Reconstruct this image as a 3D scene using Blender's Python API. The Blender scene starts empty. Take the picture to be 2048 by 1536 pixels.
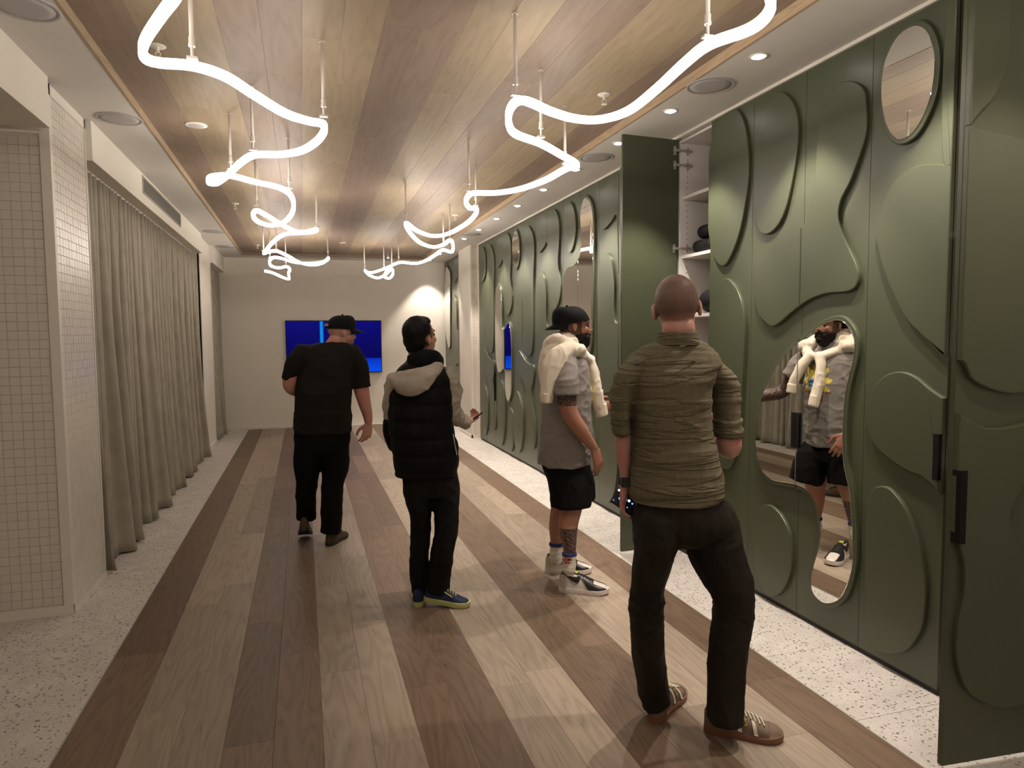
import bpy, bmesh, math, random
import numpy as np
from mathutils import Vector, Matrix, noise as mnoise

random.seed(7)
SC = bpy.context.scene
COL = SC.collection

# ------------------------------------------------------------------ camera
F_PX = 1383.307
CAM_H = 1.57
YAW, PITCH, ROLL = math.radians(16.77128), math.radians(3.88948), math.radians(0.44712)
def cam_axes():
    cy, sy, cp, sp = math.cos(YAW), math.sin(YAW), math.cos(PITCH), math.sin(PITCH)
    f = np.array([sy*cp, cy*cp, -sp]); r = np.array([cy, -sy, 0.0]); d = np.cross(f, r)
    cr, sr = math.cos(ROLL), math.sin(ROLL)
    return np.array([cr*r + sr*d, -sr*r + cr*d, f])
CM = cam_axes()
CPOS = np.array([0.0, 0.0, CAM_H])
def ray(u, v): return CM.T @ np.array([(u-1024)/F_PX, (v-768)/F_PX, 1.0])
def on_y(u, v, y): d = ray(u, v); return CPOS + d*(y/d[1])
def on_x(u, v, x): d = ray(u, v); return CPOS + d*(x/d[0])
def on_z(u, v, z): d = ray(u, v); return CPOS + d*((z-CAM_H)/d[2])
def px_size(p): return float(CM[2] @ (np.asarray(p) - CPOS))/F_PX

cam_data = bpy.data.cameras.new('camera')
cam = bpy.data.objects.new('camera', cam_data); COL.objects.link(cam)
cam_data.sensor_fit = 'HORIZONTAL'; cam_data.sensor_width = 36.0
cam_data.lens = F_PX/2048*36.0
cam_data.clip_start = 0.05; cam_data.clip_end = 100
cam.matrix_world = Matrix(((CM[0][0], -CM[1][0], -CM[2][0], 0), (CM[0][1], -CM[1][1], -CM[2][1], 0),
                           (CM[0][2], -CM[1][2], -CM[2][2], CAM_H), (0, 0, 0, 1)))
SC.camera = cam

# ------------------------------------------------------------------ light level
world = bpy.data.worlds.new('world'); SC.world = world; world.use_nodes = True
world.node_tree.nodes['Background'].inputs['Color'].default_value = (0.9, 0.8, 0.7, 1)
world.node_tree.nodes['Background'].inputs['Strength'].default_value = 0.0
SC.view_settings.view_transform = 'Standard'
SC.view_settings.look = 'None'
SC.view_settings.gamma = 1.0
SC.view_settings.use_curve_mapping = False
SC.view_settings.exposure = 1.6
ROPE_STRENGTH = 5.2
ROPE_COLOR = (1.0, 0.90, 0.79)
SPOT_POWER = 40.0
SPOT_COLOR = (1.0, 0.875, 0.765)

# ------------------------------------------------------------------ room measures
X_WL, X_WR = -1.30, 2.59        # left pier face, cabinet face
X_L, X_R = -0.937, 2.112        # timber field, floor and ceiling
Z_S, Z_C = 2.98, 3.03           # soffit, timber ceiling
Y_B, Y_F = 12.95, -3.0          # back wall, wall behind the viewer
DW = 0.4475                     # cabinet door width
BANDS = [-0.937, -0.702, -0.335, 0.035, 0.401, 0.770, 1.139, 1.500, 1.874, 2.112]

# ------------------------------------------------------------------ helpers
def tag(o, label=None, cat=None, group=None, kind=None):
    if label: o['label'] = label
    if cat: o['category'] = cat
    if group: o['group'] = group
    if kind: o['kind'] = kind
    return o
def empty(name, loc=(0, 0, 0), rz=0.0, parent=None):
    o = bpy.data.objects.new(name, None); COL.objects.link(o)
    o.location = loc; o.rotation_euler = (0, 0, rz); o.empty_display_size = 0.1
    if parent: o.parent = parent
    return o
def link(name, me, mat, parent=None, loc=(0, 0, 0), smooth=False):
    o = bpy.data.objects.new(name, me); COL.objects.link(o)
    if mat is not None and len(me.materials) == 0: me.materials.append(mat)
    if smooth: me.polygons.foreach_set('use_smooth', [True]*len(me.polygons))
    o.location = loc
    if parent: o.parent = parent
    return o
def mesh(name, verts, faces):
    me = bpy.data.meshes.new(name)
    me.from_pydata([tuple(map(float, v)) for v in verts], [], [tuple(map(int, f)) for f in faces]); me.update()
    return me
class MB:
    """collects closed shapes"""
    def __init__(s): s.v = []; s.f = []
    def add(s, v, f):
        n = len(s.v); s.v += [tuple(map(float, p)) for p in v]; s.f += [tuple(i+n for i in q) for q in f]; return s
    def box(s, x0, x1, y0, y1, z0, z1):
        return s.add([(x0,y0,z0),(x1,y0,z0),(x1,y1,z0),(x0,y1,z0),(x0,y0,z1),(x1,y0,z1),(x1,y1,z1),(x0,y1,z1)],
                     [(0,3,2,1),(4,5,6,7),(0,1,5,4),(1,2,6,5),(2,3,7,6),(3,0,4,7)])
    def loft(s, rings, cap=True, closed=False):
        n = len(rings[0]); v = [p for r in rings for p in r]; f = []
        m = len(rings)
        for i in range(m if closed else m-1):
            a = i*n; b = ((i+1) % m)*n
            for j in range(n):
                k = (j+1) % n; f.append((a+j, a+k, b+k, b+j))
        if cap and not closed:
            f.append(tuple(range(n-1, -1, -1))); f.append(tuple((m-1)*n+j for j in range(n)))
        return s.add(v, f)
    def cyl(s, a, b, r0, r1=None, n=14):
        a = np.array(a, float); b = np.array(b, float); r1 = r0 if r1 is None else r1
        t = (b-a)/np.linalg.norm(b-a); h = np.array([1, 0, 0]) if abs(t[0]) < .9 else np.array([0, 1, 0])
        u = np.cross(t, h); u /= np.linalg.norm(u); w = np.cross(t, u)
        ang = [2*math.pi*i/n for i in range(n)]
        return s.loft([[a+r0*(u*math.cos(q)+w*math.sin(q)) for q in ang], [b+r1*(u*math.cos(q)+w*math.sin(q)) for q in ang]])
    def lathe(s, prof, c=(0, 0, 0), n=28):
        rings = [[(c[0]+r*math.cos(2*math.pi*i/n), c[1]+r*math.sin(2*math.pi*i/n), c[2]+z) for i in range(n)] for r, z in prof]
        return s.loft(rings)
    def ball(s, c, r, ax=None, nu=20, nv=12):
        c = np.array(c, float); r = np.array([r, r, r], float) if np.isscalar(r) else np.array(r, float)
        A = np.eye(3) if ax is None else np.array(ax, float)
        v = [c + A.T @ (r*np.array([0, 0, -1]))]
        for i in range(1, nv):
            ph = -math.pi/2 + math.pi*i/nv
            for j in range(nu):
                th = 2*math.pi*j/nu
                v.append(c + A.T @ (r*np.array([math.cos(ph)*math.cos(th), math.cos(ph)*math.sin(th), math.sin(ph)])))
        v.append(c + A.T @ (r*np.array([0, 0, 1]))); f = []
        for j in range(nu): f.append((0, 1+(j+1) % nu, 1+j))
        for i in range(nv-2):
            for j in range(nu):
                a = 1+i*nu+j; b = 1+i*nu+(j+1) % nu; f.append((a, b, b+nu, a+nu))
        L = len(v)-1; o = 1+(nv-2)*nu
        for j in range(nu): f.append((o+j, o+(j+1) % nu, L))
        return s.add(v, f)
    def mesh(s, name): return mesh(name, s.v, s.f)
    def obj(s, name, mat, parent=None, smooth=False, loc=(0, 0, 0)): return link(name, s.mesh(name), mat, parent, loc, smooth)
def auto_smooth(o, ang=40):
    me = o.data; me.polygons.foreach_set('use_smooth', [True]*len(me.polygons))
    bm = bmesh.new(); bm.from_mesh(me)
    for e in bm.edges:
        e.smooth = not (len(e.link_faces) == 2 and e.calc_face_angle(0) > math.radians(ang))
    bm.to_mesh(me); bm.free(); return o
def bevel_box(name, dims, bev=0.0007):
    """box from the origin to dims with its upper rim eased"""
    w, l, h = dims; b = bev
    lo = [(0,0,0),(w,0,0),(w,l,0),(0,l,0)]; mi = [(0,0,h-b),(w,0,h-b),(w,l,h-b),(0,l,h-b)]; hi = [(b,b,h),(w-b,b,h),(w-b,l-b,h),(b,l-b,h)]
    return mesh(name, lo+mi+hi, [(0,3,2,1),(0,1,5,4),(1,2,6,5),(2,3,7,6),(3,0,4,7),(4,5,9,8),(5,6,10,9),(6,7,11,10),(7,4,8,11),(8,9,10,11)])
def spline(pts, n=10, closed=False):
    P = np.array(pts, float); m = len(P); out = []
    for i in range(m if closed else m-1):
        if closed: a, b, c, d = P[(i-1) % m], P[i], P[(i+1) % m], P[(i+2) % m]
        else: a, b, c, d = P[max(i-1, 0)], P[i], P[i+1], P[min(i+2, m-1)]
        for k in range(n):
            t = k/n
            out.append(0.5*((2*b)+(-a+c)*t+(2*a-5*b+4*c-d)*t*t+(-a+3*b-3*c+d)*t**3))
    if not closed: out.append(P[-1])
    return np.array(out)

# ------------------------------------------------------------------ materials
def new_mat(name):
    m = bpy.data.materials.new(name); m.use_nodes = True
    nt = m.node_tree; return m, nt, nt.nodes['Principled BSDF']
def N(nt, t, **kw):
    n = nt.nodes.new(t)
    for k, v in kw.items():
        if k in n.inputs: n.inputs[k].default_value = v
        else: setattr(n, k, v)
    return n
def ramp(nt, stops, fac):
    r = nt.nodes.new('ShaderNodeValToRGB'); e = r.color_ramp.elements
    while len(e) < len(stops): e.new(0.5)
    for q, (p, c) in zip(e, stops): q.position = p; q.color = (*c, 1) if len(c) == 3 else c
    nt.links.new(fac, r.inputs['Fac']); return r.outputs['Color']
def bump(nt, bs, h, strength=0.2, dist=0.01):
    b = N(nt, 'ShaderNodeBump', Strength=strength, Distance=dist)
    nt.links.new(h, b.inputs['Height']); nt.links.new(b.outputs['Normal'], bs.inputs['Normal']); return b
def paint(name, col, rough=0.6, var=0.06, scale=3.0, bmp=0.03, spec=0.5, metal=0.0, fine=60.0):
    m, nt, bs = new_mat(name); L = nt.links.new
    tc = N(nt, 'ShaderNodeTexCoord'); no = N(nt, 'ShaderNodeTexNoise', Scale=scale, Detail=4.0)
    L(tc.outputs['Object'], no.inputs['Vector'])
    a = tuple(c*(1-var) for c in col); b = tuple(min(1, c*(1+var)) for c in col)
    L(ramp(nt, [(0.3, a), (0.7, b)], no.outputs['Fac']), bs.inputs['Base Color'])
    bs.inputs['Roughness'].default_value = rough; bs.inputs['Metallic'].default_value = metal
    bs.inputs['Specular IOR Level'].default_value = spec
    if bmp > 0:
        n2 = N(nt, 'ShaderNodeTexNoise', Scale=fine, Detail=3.0); L(tc.outputs['Object'], n2.inputs['Vector'])
        bump(nt, bs, n2.outputs['Fac'], bmp, 0.004)
    return m
def emit(name, col, strength):
    m, nt, bs = new_mat(name)
    bs.inputs['Base Color'].default_value = (0.8, 0.8, 0.8, 1)
    bs.inputs['Emission Color'].default_value = (*col, 1); bs.inputs['Emission Strength'].default_value = strength
    return m
def oak(name, lo, hi, rough=0.45, grain=1.0, spread=(0.80, 1.16), line=0.75):
    """brushed oak; long grain along Y, every plank its own tone and figure"""
    m, nt, bs = new_mat(name); L = nt.links.new
    tc = N(nt, 'ShaderNodeTexCoord'); oi = N(nt, 'ShaderNodeObjectInfo')
    ofs = N(nt, 'ShaderNodeMath', operation='MULTIPLY'); L(oi.outputs['Random'], ofs.inputs[0]); ofs.inputs[1].default_value = 37.0
    cmb = N(nt, 'ShaderNodeCombineXYZ'); L(ofs.outputs[0], cmb.inputs[0]); L(ofs.outputs[0], cmb.inputs[2])
    add = N(nt, 'ShaderNodeVectorMath', operation='ADD'); L(tc.outputs['Object'], add.inputs[0]); L(cmb.outputs[0], add.inputs[1])
    mp = N(nt, 'ShaderNodeMapping'); mp.inputs['Scale'].default_value = (1.0, 0.11, 1.0); L(add.outputs[0], mp.inputs['Vector'])
    warp = N(nt, 'ShaderNodeTexNoise', Scale=5.5, Detail=2.0); L(mp.outputs[0], warp.inputs['Vector'])
    wv = N(nt, 'ShaderNodeMath', operation='MULTIPLY'); L(warp.outputs['Fac'], wv.inputs[0]); wv.inputs[1].default_value = 15.0*grain
    fr = N(nt, 'ShaderNodeMath', operation='PINGPONG'); L(wv.outputs[0], fr.inputs[0]); fr.inputs[1].default_value = 0.5
    fine = N(nt, 'ShaderNodeTexNoise', Scale=90.0, Detail=3.0); L(mp.outputs[0], fine.inputs['Vector'])
    fs = N(nt, 'ShaderNodeMath', operation='MULTIPLY'); L(fine.outputs['Fac'], fs.inputs[0]); fs.inputs[1].default_value = 0.5
    mix = N(nt, 'ShaderNodeMath', operation='MULTIPLY_ADD'); L(fr.outputs[0], mix.inputs[0]); mix.inputs[1].default_value = line
    L(fs.outputs[0], mix.inputs[2])
    base = ramp(nt, [(0.12, lo), (0.26, tuple(0.4*a+0.6*b for a, b in zip(lo, hi))), (0.60, hi)], mix.outputs[0])
    hsv = N(nt, 'ShaderNodeHueSaturation'); L(base, hsv.inputs['Color'])
    mr = N(nt, 'ShaderNodeMapRange'); mr.inputs['To Min'].default_value = spread[0]; mr.inputs['To Max'].default_value = spread[1]
    L(oi.outputs['Random'], mr.inputs['Value']); L(mr.outputs[0], hsv.inputs['Value'])
    L(hsv.outputs['Color'], bs.inputs['Base Color'])
    bs.inputs['Roughness'].default_value = rough; bs.inputs['Specular IOR Level'].default_value = 0.4
    bump(nt, bs, mix.outputs[0], 0.22, 0.002)
    return m
def fabric(name, col, rough=0.85, scale=350.0, var=0.12, bmp=0.25, sheen=0.0, big=6.0):
    m, nt, bs = new_mat(name); L = nt.links.new
    tc = N(nt, 'ShaderNodeTexCoord')
    n1 = N(nt, 'ShaderNodeTexNoise', Scale=big, Detail=5.0); L(tc.outputs['Object'], n1.inputs['Vector'])
    n2 = N(nt, 'ShaderNodeTexNoise', Scale=scale, Detail=2.0); L(tc.outputs['Object'], n2.inputs['Vector'])
    mx = N(nt, 'ShaderNodeMath', operation='MULTIPLY_ADD'); L(n2.outputs['Fac'], mx.inputs[0]); mx.inputs[1].default_value = 0.6; L(n1.outputs['Fac'], mx.inputs[2])
    L(ramp(nt, [(0.5, tuple(c*(1-var) for c in col)), (1.1, tuple(min(1, c*(1+var)) for c in col))], mx.outputs[0]), bs.inputs['Base Color'])
    bs.inputs['Roughness'].default_value = rough; bs.inputs['Specular IOR Level'].default_value = 0.12
    bs.inputs['Sheen Weight'].default_value = sheen
    bump(nt, bs, n2.outputs['Fac'], bmp, 0.001)
    return m
def terrazzo(name):
    m, nt, bs = new_mat(name); L = nt.links.new
    tc = N(nt, 'ShaderNodeTexCoord'); oi = N(nt, 'ShaderNodeObjectInfo')
    k = N(nt, 'ShaderNodeMath', operation='MULTIPLY'); L(oi.outputs['Random'], k.inputs[0]); k.inputs[1].default_value = 50
    add = N(nt, 'ShaderNodeVectorMath', operation='ADD'); L(tc.outputs['Object'], add.inputs[0]); L(k.outputs[0], add.inputs[1])
    wn = N(nt, 'ShaderNodeTexNoise', Scale=30.0, Detail=2.0); L(add.outputs[0], wn.inputs['Vector'])
    mxv = N(nt, 'ShaderNodeVectorMath', operation='MULTIPLY_ADD'); L(wn.outputs['Color'], mxv.inputs[0]); mxv.inputs[1].default_value = (0.03, 0.03, 0.03); L(add.outputs[0], mxv.inputs[2])
    v1 = N(nt, 'ShaderNodeTexVoronoi', Scale=58.0); L(mxv.outputs[0], v1.inputs['Vector'])
    v2 = N(nt, 'ShaderNodeTexVoronoi', Scale=125.0); L(mxv.outputs[0], v2.inputs['Vector'])
    sep = N(nt, 'ShaderNodeSeparateColor'); L(v1.outputs['Color'], sep.inputs[0])
    chip = ramp(nt, [(0.0, (1, 1, 1)), (0.30, (1, 1, 1)), (0.36, (0, 0, 0))], v1.outputs['Distance'])
    chip2 = ramp(nt, [(0.0, (1, 1, 1)), (0.22, (1, 1, 1)), (0.28, (0, 0, 0))], v2.outputs['Distance'])
    pick = ramp(nt, [(0.30, (0, 0, 0)), (0.32, (1, 1, 1))], sep.outputs[0])
    a = N(nt, 'ShaderNodeMath', operation='MULTIPLY'); L(chip, a.inputs[0]); L(pick, a.inputs[1])
    ccol = ramp(nt, [(0.0, (0.15, 0.13, 0.11)), (0.55, (0.28, 0.24, 0.20)), (0.7, (0.5, 0.45, 0.40)), (1.0, (0.70, 0.65, 0.58))], sep.outputs[1])
    n0 = N(nt, 'ShaderNodeTexNoise', Scale=7.0, Detail=5.0); L(add.outputs[0], n0.inputs['Vector'])
    base = ramp(nt, [(0.3, (0.54, 0.505, 0.46)), (0.7, (0.65, 0.61, 0.56))], n0.outputs['Fac'])
    sep2 = N(nt, 'ShaderNodeSeparateColor'); L(v2.outputs['Color'], sep2.inputs[0])
    p2 = ramp(nt, [(0.35, (0, 0, 0)), (0.37, (0.8, 0.8, 0.8))], sep2.outputs[0])
    b = N(nt, 'ShaderNodeMath', operation='MULTIPLY'); L(chip2, b.inputs[0]); L(p2, b.inputs[1])
    m1 = N(nt, 'ShaderNodeMix', data_type='RGBA'); L(b.outputs[0], m1.inputs['Factor']); L(base, m1.inputs['A']); m1.inputs['B'].default_value = (0.30, 0.26, 0.22, 1)
    m2 = N(nt, 'ShaderNodeMix', data_type='RGBA'); L(a.outputs[0], m2.inputs['Factor']); L(m1.outputs['Result'], m2.inputs['A']); L(ccol, m2.inputs['B'])
    L(m2.outputs['Result'], bs.inputs['Base Color'])
    bs.inputs['Roughness'].default_value = 0.5
    bump(nt, bs, n0.outputs['Fac'], 0.1, 0.003)
    return m
def skin(name, col, dark=(0.10, 0.06, 0.045), tattoo=(0.045, 0.036, 0.034), pink=0.25):
    """skin with painted-on masks: 'stubble' for cropped hair, 'ink' for tattoos"""
    m, nt, bs = new_mat(name); L = nt.links.new
    tc = N(nt, 'ShaderNodeTexCoord')
    n1 = N(nt, 'ShaderNodeTexNoise', Scale=14.0, Detail=4.0); L(tc.outputs['Object'], n1.inputs['Vector'])
    red = (min(1, col[0]*1.12), col[1]*(1-pink), col[2]*(1-pink))
    c0 = ramp(nt, [(0.35, col), (0.7, red)], n1.outputs['Fac'])
    at = N(nt, 'ShaderNodeAttribute', attribute_name='stubble')
    n2 = N(nt, 'ShaderNodeTexNoise', Scale=420.0, Detail=1.0); L(tc.outputs['Object'], n2.inputs['Vector'])
    sm = N(nt, 'ShaderNodeMath', operation='MULTIPLY_ADD'); L(n2.outputs['Fac'], sm.inputs[0]); sm.inputs[1].default_value = 0.5; sm.inputs[2].default_value = 0.65
    s2 = N(nt, 'ShaderNodeMath', operation='MULTIPLY', use_clamp=True); L(at.outputs['Fac'], s2.inputs[0]); L(sm.outputs[0], s2.inputs[1])
    m1 = N(nt, 'ShaderNodeMix', data_type='RGBA'); L(s2.outputs[0], m1.inputs['Factor']); L(c0, m1.inputs['A']); m1.inputs['B'].default_value = (*dark, 1)
    ai = N(nt, 'ShaderNodeAttribute', attribute_name='ink')
    tm = N(nt, 'ShaderNodeMapping'); tm.inputs['Rotation'].default_value = (0.7, 0.9, 0.4); L(tc.outputs['Object'], tm.inputs['Vector'])
    wv = N(nt, 'ShaderNodeTexWave', Scale=17.0, Distortion=9.0, Detail=3.0); wv.inputs['Detail Scale'].default_value = 2.6; L(tm.outputs[0], wv.inputs['Vector'])
    wr = ramp(nt, [(0.10, (0.45, 0.45, 0.45)), (0.24, (1, 1, 1))], wv.outputs['Fac'])
    im = N(nt, 'ShaderNodeMath', operation='MULTIPLY', use_clamp=True); L(ai.outputs['Fac'], im.inputs[0]); L(wr, im.inputs[1])
    m2 = N(nt, 'ShaderNodeMix', data_type='RGBA'); L(im.outputs[0], m2.inputs['Factor']); L(m1.outputs['Result'], m2.inputs['A']); m2.inputs['B'].default_value = (*tattoo, 1)
    L(m2.outputs['Result'], bs.inputs['Base Color'])
    bs.inputs['Roughness'].default_value = 0.5; bs.inputs['Specular IOR Level'].default_value = 0.35
    bs.inputs['Subsurface Weight'].default_value = 0.0
    n3 = N(nt, 'ShaderNodeTexNoise', Scale=240.0, Detail=2.0); L(tc.outputs['Object'], n3.inputs['Vector'])
    bump(nt, bs, n3.outputs['Fac'], 0.12, 0.001)
    return m

M_WHITE = paint('white_wall_paint', (0.71, 0.665, 0.59), 0.75, 0.02)
M_SOFFIT = paint('soffit_paint', (0.66, 0.625, 0.58), 0.8, 0.02)
M_TRIMW = paint('white_trim_paint', (0.72, 0.68, 0.61), 0.5, 0.02)
M_TILE = paint('glazed_tile', (0.64, 0.60, 0.535), 0.28, 0.04, 9.0, 0.06, fine=25.0)
M_GROUT = paint('grout', (0.57, 0.53, 0.47), 0.9, 0.05)
M_OAK_L = oak('pale_oak', (0.185, 0.142, 0.103), (0.335, 0.268, 0.203))
M_OAK_D = oak('dark_oak', (0.084, 0.053, 0.033), (0.180, 0.120, 0.078))
M_CEIL_L = oak('pale_ceiling_oak', (0.235, 0.178, 0.115), (0.34, 0.263, 0.177), 0.5, 0.6, (0.93, 1.06), 0.6)
M_CEIL_D = oak('brown_ceiling_oak', (0.183, 0.129, 0.097), (0.275, 0.203, 0.156), 0.5, 0.6, (0.90, 1.08), 0.6)
M_EDGE = oak('oak_edge_trim', (0.30, 0.21, 0.13), (0.46, 0.34, 0.22), 0.5)
M_TERR = terrazzo('terrazzo')
M_GREEN = paint('sage_green_lacquer', (0.070, 0.081, 0.047), 0.34, 0.03, 2.0, 0.02)
M_GREEN_IN = paint('dark_green_door_back', (0.080, 0.096, 0.062), 0.4, 0.03)
M_MIRROR, _nt, _b = new_mat('mirror_glass')
_b.inputs['Metallic'].default_value = 1.0; _b.inputs['Roughness'].default_value = 0.0; _b.inputs['Base Color'].default_value = (0.90, 0.90, 0.87, 1)
M_BLACK = paint('black_metal', (0.006, 0.006, 0.006), 0.6, 0.1, spec=0.2)
M_KICK = paint('black_plinth', (0.02, 0.017, 0.015), 0.6, 0.1)
M_CARC = paint('white_melamine', (0.70, 0.66, 0.63), 0.45, 0.02)
M_STEEL = paint('nickel_hinge', (0.50, 0.46, 0.40), 0.35, 0.1, metal=0.55)
M_CURT = fabric('linen_curtain', (0.34, 0.31, 0.255), 0.9, 260, 0.14, 0.3)
M_ROD = paint('white_powdercoat', (0.66, 0.60, 0.56), 0.45, 0.02)
M_ROPE = emit('glowing_silicone', ROPE_COLOR, ROPE_STRENGTH)
M_CHAN = paint('white_silicone_channel', (0.80, 0.77, 0.80), 0.5, 0.02)
M_CHAN.node_tree.nodes['Principled BSDF'].inputs['Emission Color'].default_value = (0.95, 0.88, 0.95, 1)
M_CHAN.node_tree.nodes['Principled BSDF'].inputs['Emission Strength'].default_value = 0.35  # channel gives no light itself; its pale brightness is put in as emission
M_LENS = emit('downlight_lens', (1.0, 0.95, 0.9), 12.0)
M_SPK = paint('speaker_grille', (0.42, 0.40, 0.39), 0.7, 0.04, 40.0, 0.3, fine=600)
M_GREYMETAL = paint('grey_metal', (0.40, 0.37, 0.33), 0.5, 0.05)

# ------------------------------------------------------------------ floor
floor = tag(empty('floor'), 'oak plank floor in pale and dark stripes with terrazzo margins', None, None, 'structure')
MB().box(-3.2, 3.3, Y_F, Y_B+0.2, -0.08, -0.012).obj('subfloor', M_KICK, floor)
def run_planks(parent, name, z, up, x0, x1, ends, mat, th=0.012):
    for a, b in zip(ends[:-1], ends[1:]):
        w, l = x1-x0-0.0006, b-a-0.0006
        key = '%s_%d_%d_%s' % (name, round(w*1000), round(l*1000), mat.name)
        me = bpy.data.meshes.get(key)
        if me is None:
            me = bevel_box(key, (w, l, th)); me.materials.append(mat)
            if not up:
                for v in me.vertices: v.co.z = -v.co.z
                me.flip_normals()
        link(name, me, mat, parent, (x0+0.0003, a+0.0003, z-th if up else z+th))
def ends_from(anchor, length, lo, hi):
    e = [anchor]
    while e[0]-length > lo+0.05: e.insert(0, e[0]-length)
    while e[-1]+length < hi-0.05: e.append(e[-1]+length)
    return [lo]+e+[hi]
FL_Y1 = 12.75
anch = {0: [3.76], 1: [4.35, 3.47], 2: [3.975, 3.535], 3: [3.27, 3.82], 4: [3.015, 3.36], 5: [4.1, 3.0], 6: [2.83, 3.16], 7: [3.7, 2.19], 8: [2.6]}
for b in range(9):
    x0, x1 = BANDS[b], BANDS[b+1]
    mat = M_OAK_L if b % 2 else M_OAK_D
    cols = [(x0, x1)] if b in (0, 8) else [(x0, (x0+x1)/2), ((x0+x1)/2, x1)]
    for (a, c), an in zip(cols, anch[b]):
        run_planks(floor, 'plank', 0.0, True, a, c, ends_from(an, 1.2, -0.6, FL_Y1), mat)
MB().box(X_L-0.006, X_L, -0.6, FL_Y1, -0.012, 0.001).obj('edge_strip', M_GREYMETAL, floor)
MB().box(X_R, X_R+0.006, -0.6, FL_Y1, -0.012, 0.001).obj('edge_strip', M_GREYMETAL, floor)
def tiles(x0, x1, y0, y1, step, phase):
    ys = [y0]+[phase+step*k for k in range(-20, 40) if y0+0.03 < phase+step*k < y1-0.03]+[y1]
    for a, b in zip(ys[:-1], ys[1:]):
        w, l = x1-x0-0.002, b-a-0.002
        key = 'terrazzo_%d_%d' % (round(w*1000), round(l*1000))
        me = bpy.data.meshes.get(key)
        if me is None: me = bevel_box(key, (w, l, 0.012), 0.0008); me.materials.append(M_TERR)
        link('terrazzo_tile', me, M_TERR, floor, (x0+0.001, a+0.001, -0.012))
tiles(-1.56, X_L-0.006, -0.6, Y_B, 0.598, 3.953)
tiles(-2.16, -1.56, -0.6, 4.45, 0.598, 3.953)
tiles(-2.76, -2.16, -0.6, 4.45, 0.598, 3.953)
tiles(X_R+0.006, 2.71, -0.6, Y_B, 0.59, 2.79)
tiles(X_L, X_R+0.006, FL_Y1, Y_B, 3, 30)
tiles(-2.76, 2.71, Y_F, -0.6, 0.6, 0)

# ------------------------------------------------------------------ ceiling
ceiling = tag(empty('ceiling'), 'striped oak ceiling field set between pale plaster soffits', None, None, 'structure')
MB().box(-3.2, 3.3, Y_F-0.1, Y_B+0.2, Z_C+0.013, Z_C+0.12).obj('slab', M_SOFFIT, ceiling)
canch = {0: [3.9], 1: [4.87, 4.27], 2: [4.145, 4.145], 3: [3.6, 4.2], 4: [3.357, 3.357], 5: [4.18, 4.75], 6: [3.9, 4.4], 7: [4.0, 4.6], 8: [3.7]}
for b in range(9):
    x0, x1 = BANDS[b], BANDS[b+1]
    mat = M_CEIL_L if b % 2 else M_CEIL_D
    cols = [(x0, x1)] if b in (0, 8) else [(x0, (x0+x1)/2), ((x0+x1)/2, x1)]
    for (a, c), an in zip(cols, canch[b]):
        run_planks(ceiling, 'ceiling_board', Z_C, False, a, c, ends_from(an, 1.9, Y_F, 12.55), mat)
MB().box(-3.2, X_L-0.016, Y_F, Y_B, Z_S, Z_C+0.02).obj('soffit', M_SOFFIT, ceiling)
MB().box(X_R+0.016, 3.3, Y_F, Y_B, Z_S, Z_C+0.02).obj('soffit', M_SOFFIT, ceiling)
MB().box(X_L-0.016, X_R+0.016, 12.56, Y_B, Z_S, Z_C+0.02).obj('soffit', M_SOFFIT, ceiling)
MB().box(X_L-0.016, X_L, Y_F, 12.56, Z_S-0.002, Z_C+0.01).obj('edge_trim', M_EDGE, ceiling)
MB().box(X_R, X_R+0.016, Y_F, 12.56, Z_S-0.002, Z_C+0.01).obj('edge_trim', M_EDGE, ceiling)
MB().box(X_L-0.016, X_R+0.016, 12.55, 12.566, Z_S-0.002, Z_C+0.01).obj('edge_trim', M_CEIL_D, ceiling)

# ------------------------------------------------------------------ walls
tag(MB().box(-2.9, 3.3, Y_B, Y_B+0.2, -0.05, 3.1).obj('wall_back', M_WHITE), 'plain cream end wall behind the television', None, None, 'structure')
tag(MB().box(-2.9, 3.3, Y_F-0.1, Y_F, -0.05, 3.1).obj('wall_front', M_WHITE), 'cream wall behind the viewer', None, None, 'structure')
tag(MB().box(3.2, 3.3, Y_F, Y_B, -0.05, 3.1).obj('wall_right', M_WHITE), 'wall behind the green cabinets', None, None, 'structure')
tag(MB().box(-1.36, 2.55, Y_B-0.014, Y_B, 0.0, 0.085).obj('baseboard_back', M_TRIMW), 'low cream baseboard along the end wall', None, None, 'structure')
wl = tag(empty('wall_left', (X_WL, 0, 0)), 'cream left wall with tiled pier, bulkheads and curtain recesses', None, None, 'structure')
wl.location = (0, 0, 0)
MB().box(-2.9, -2.75, Y_F, Y_B, -0.05, 3.0).obj('outer_wall', M_WHITE, wl)
MB().box(-1.62, X_WL+0.03, Y_F, 4.36, 2.71, Z_S).obj('bulkhead', M_WHITE, wl)
MB().box(-2.76, -1.62, Y_F, 4.47, 2.76, 2.80).obj('recess_ceiling', M_GREYMETAL, wl)
MB().box(-1.66, -1.63, Y_F, 4.44, 2.70, 2.76).obj('track', M_TRIMW, wl)
MB().box(-1.72, -1.69, Y_F, 4.44, 2.70, 2.76).obj('track', M_BLACK, wl)  # shadow gap beside the pale rail, drawn as a black strip
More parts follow.
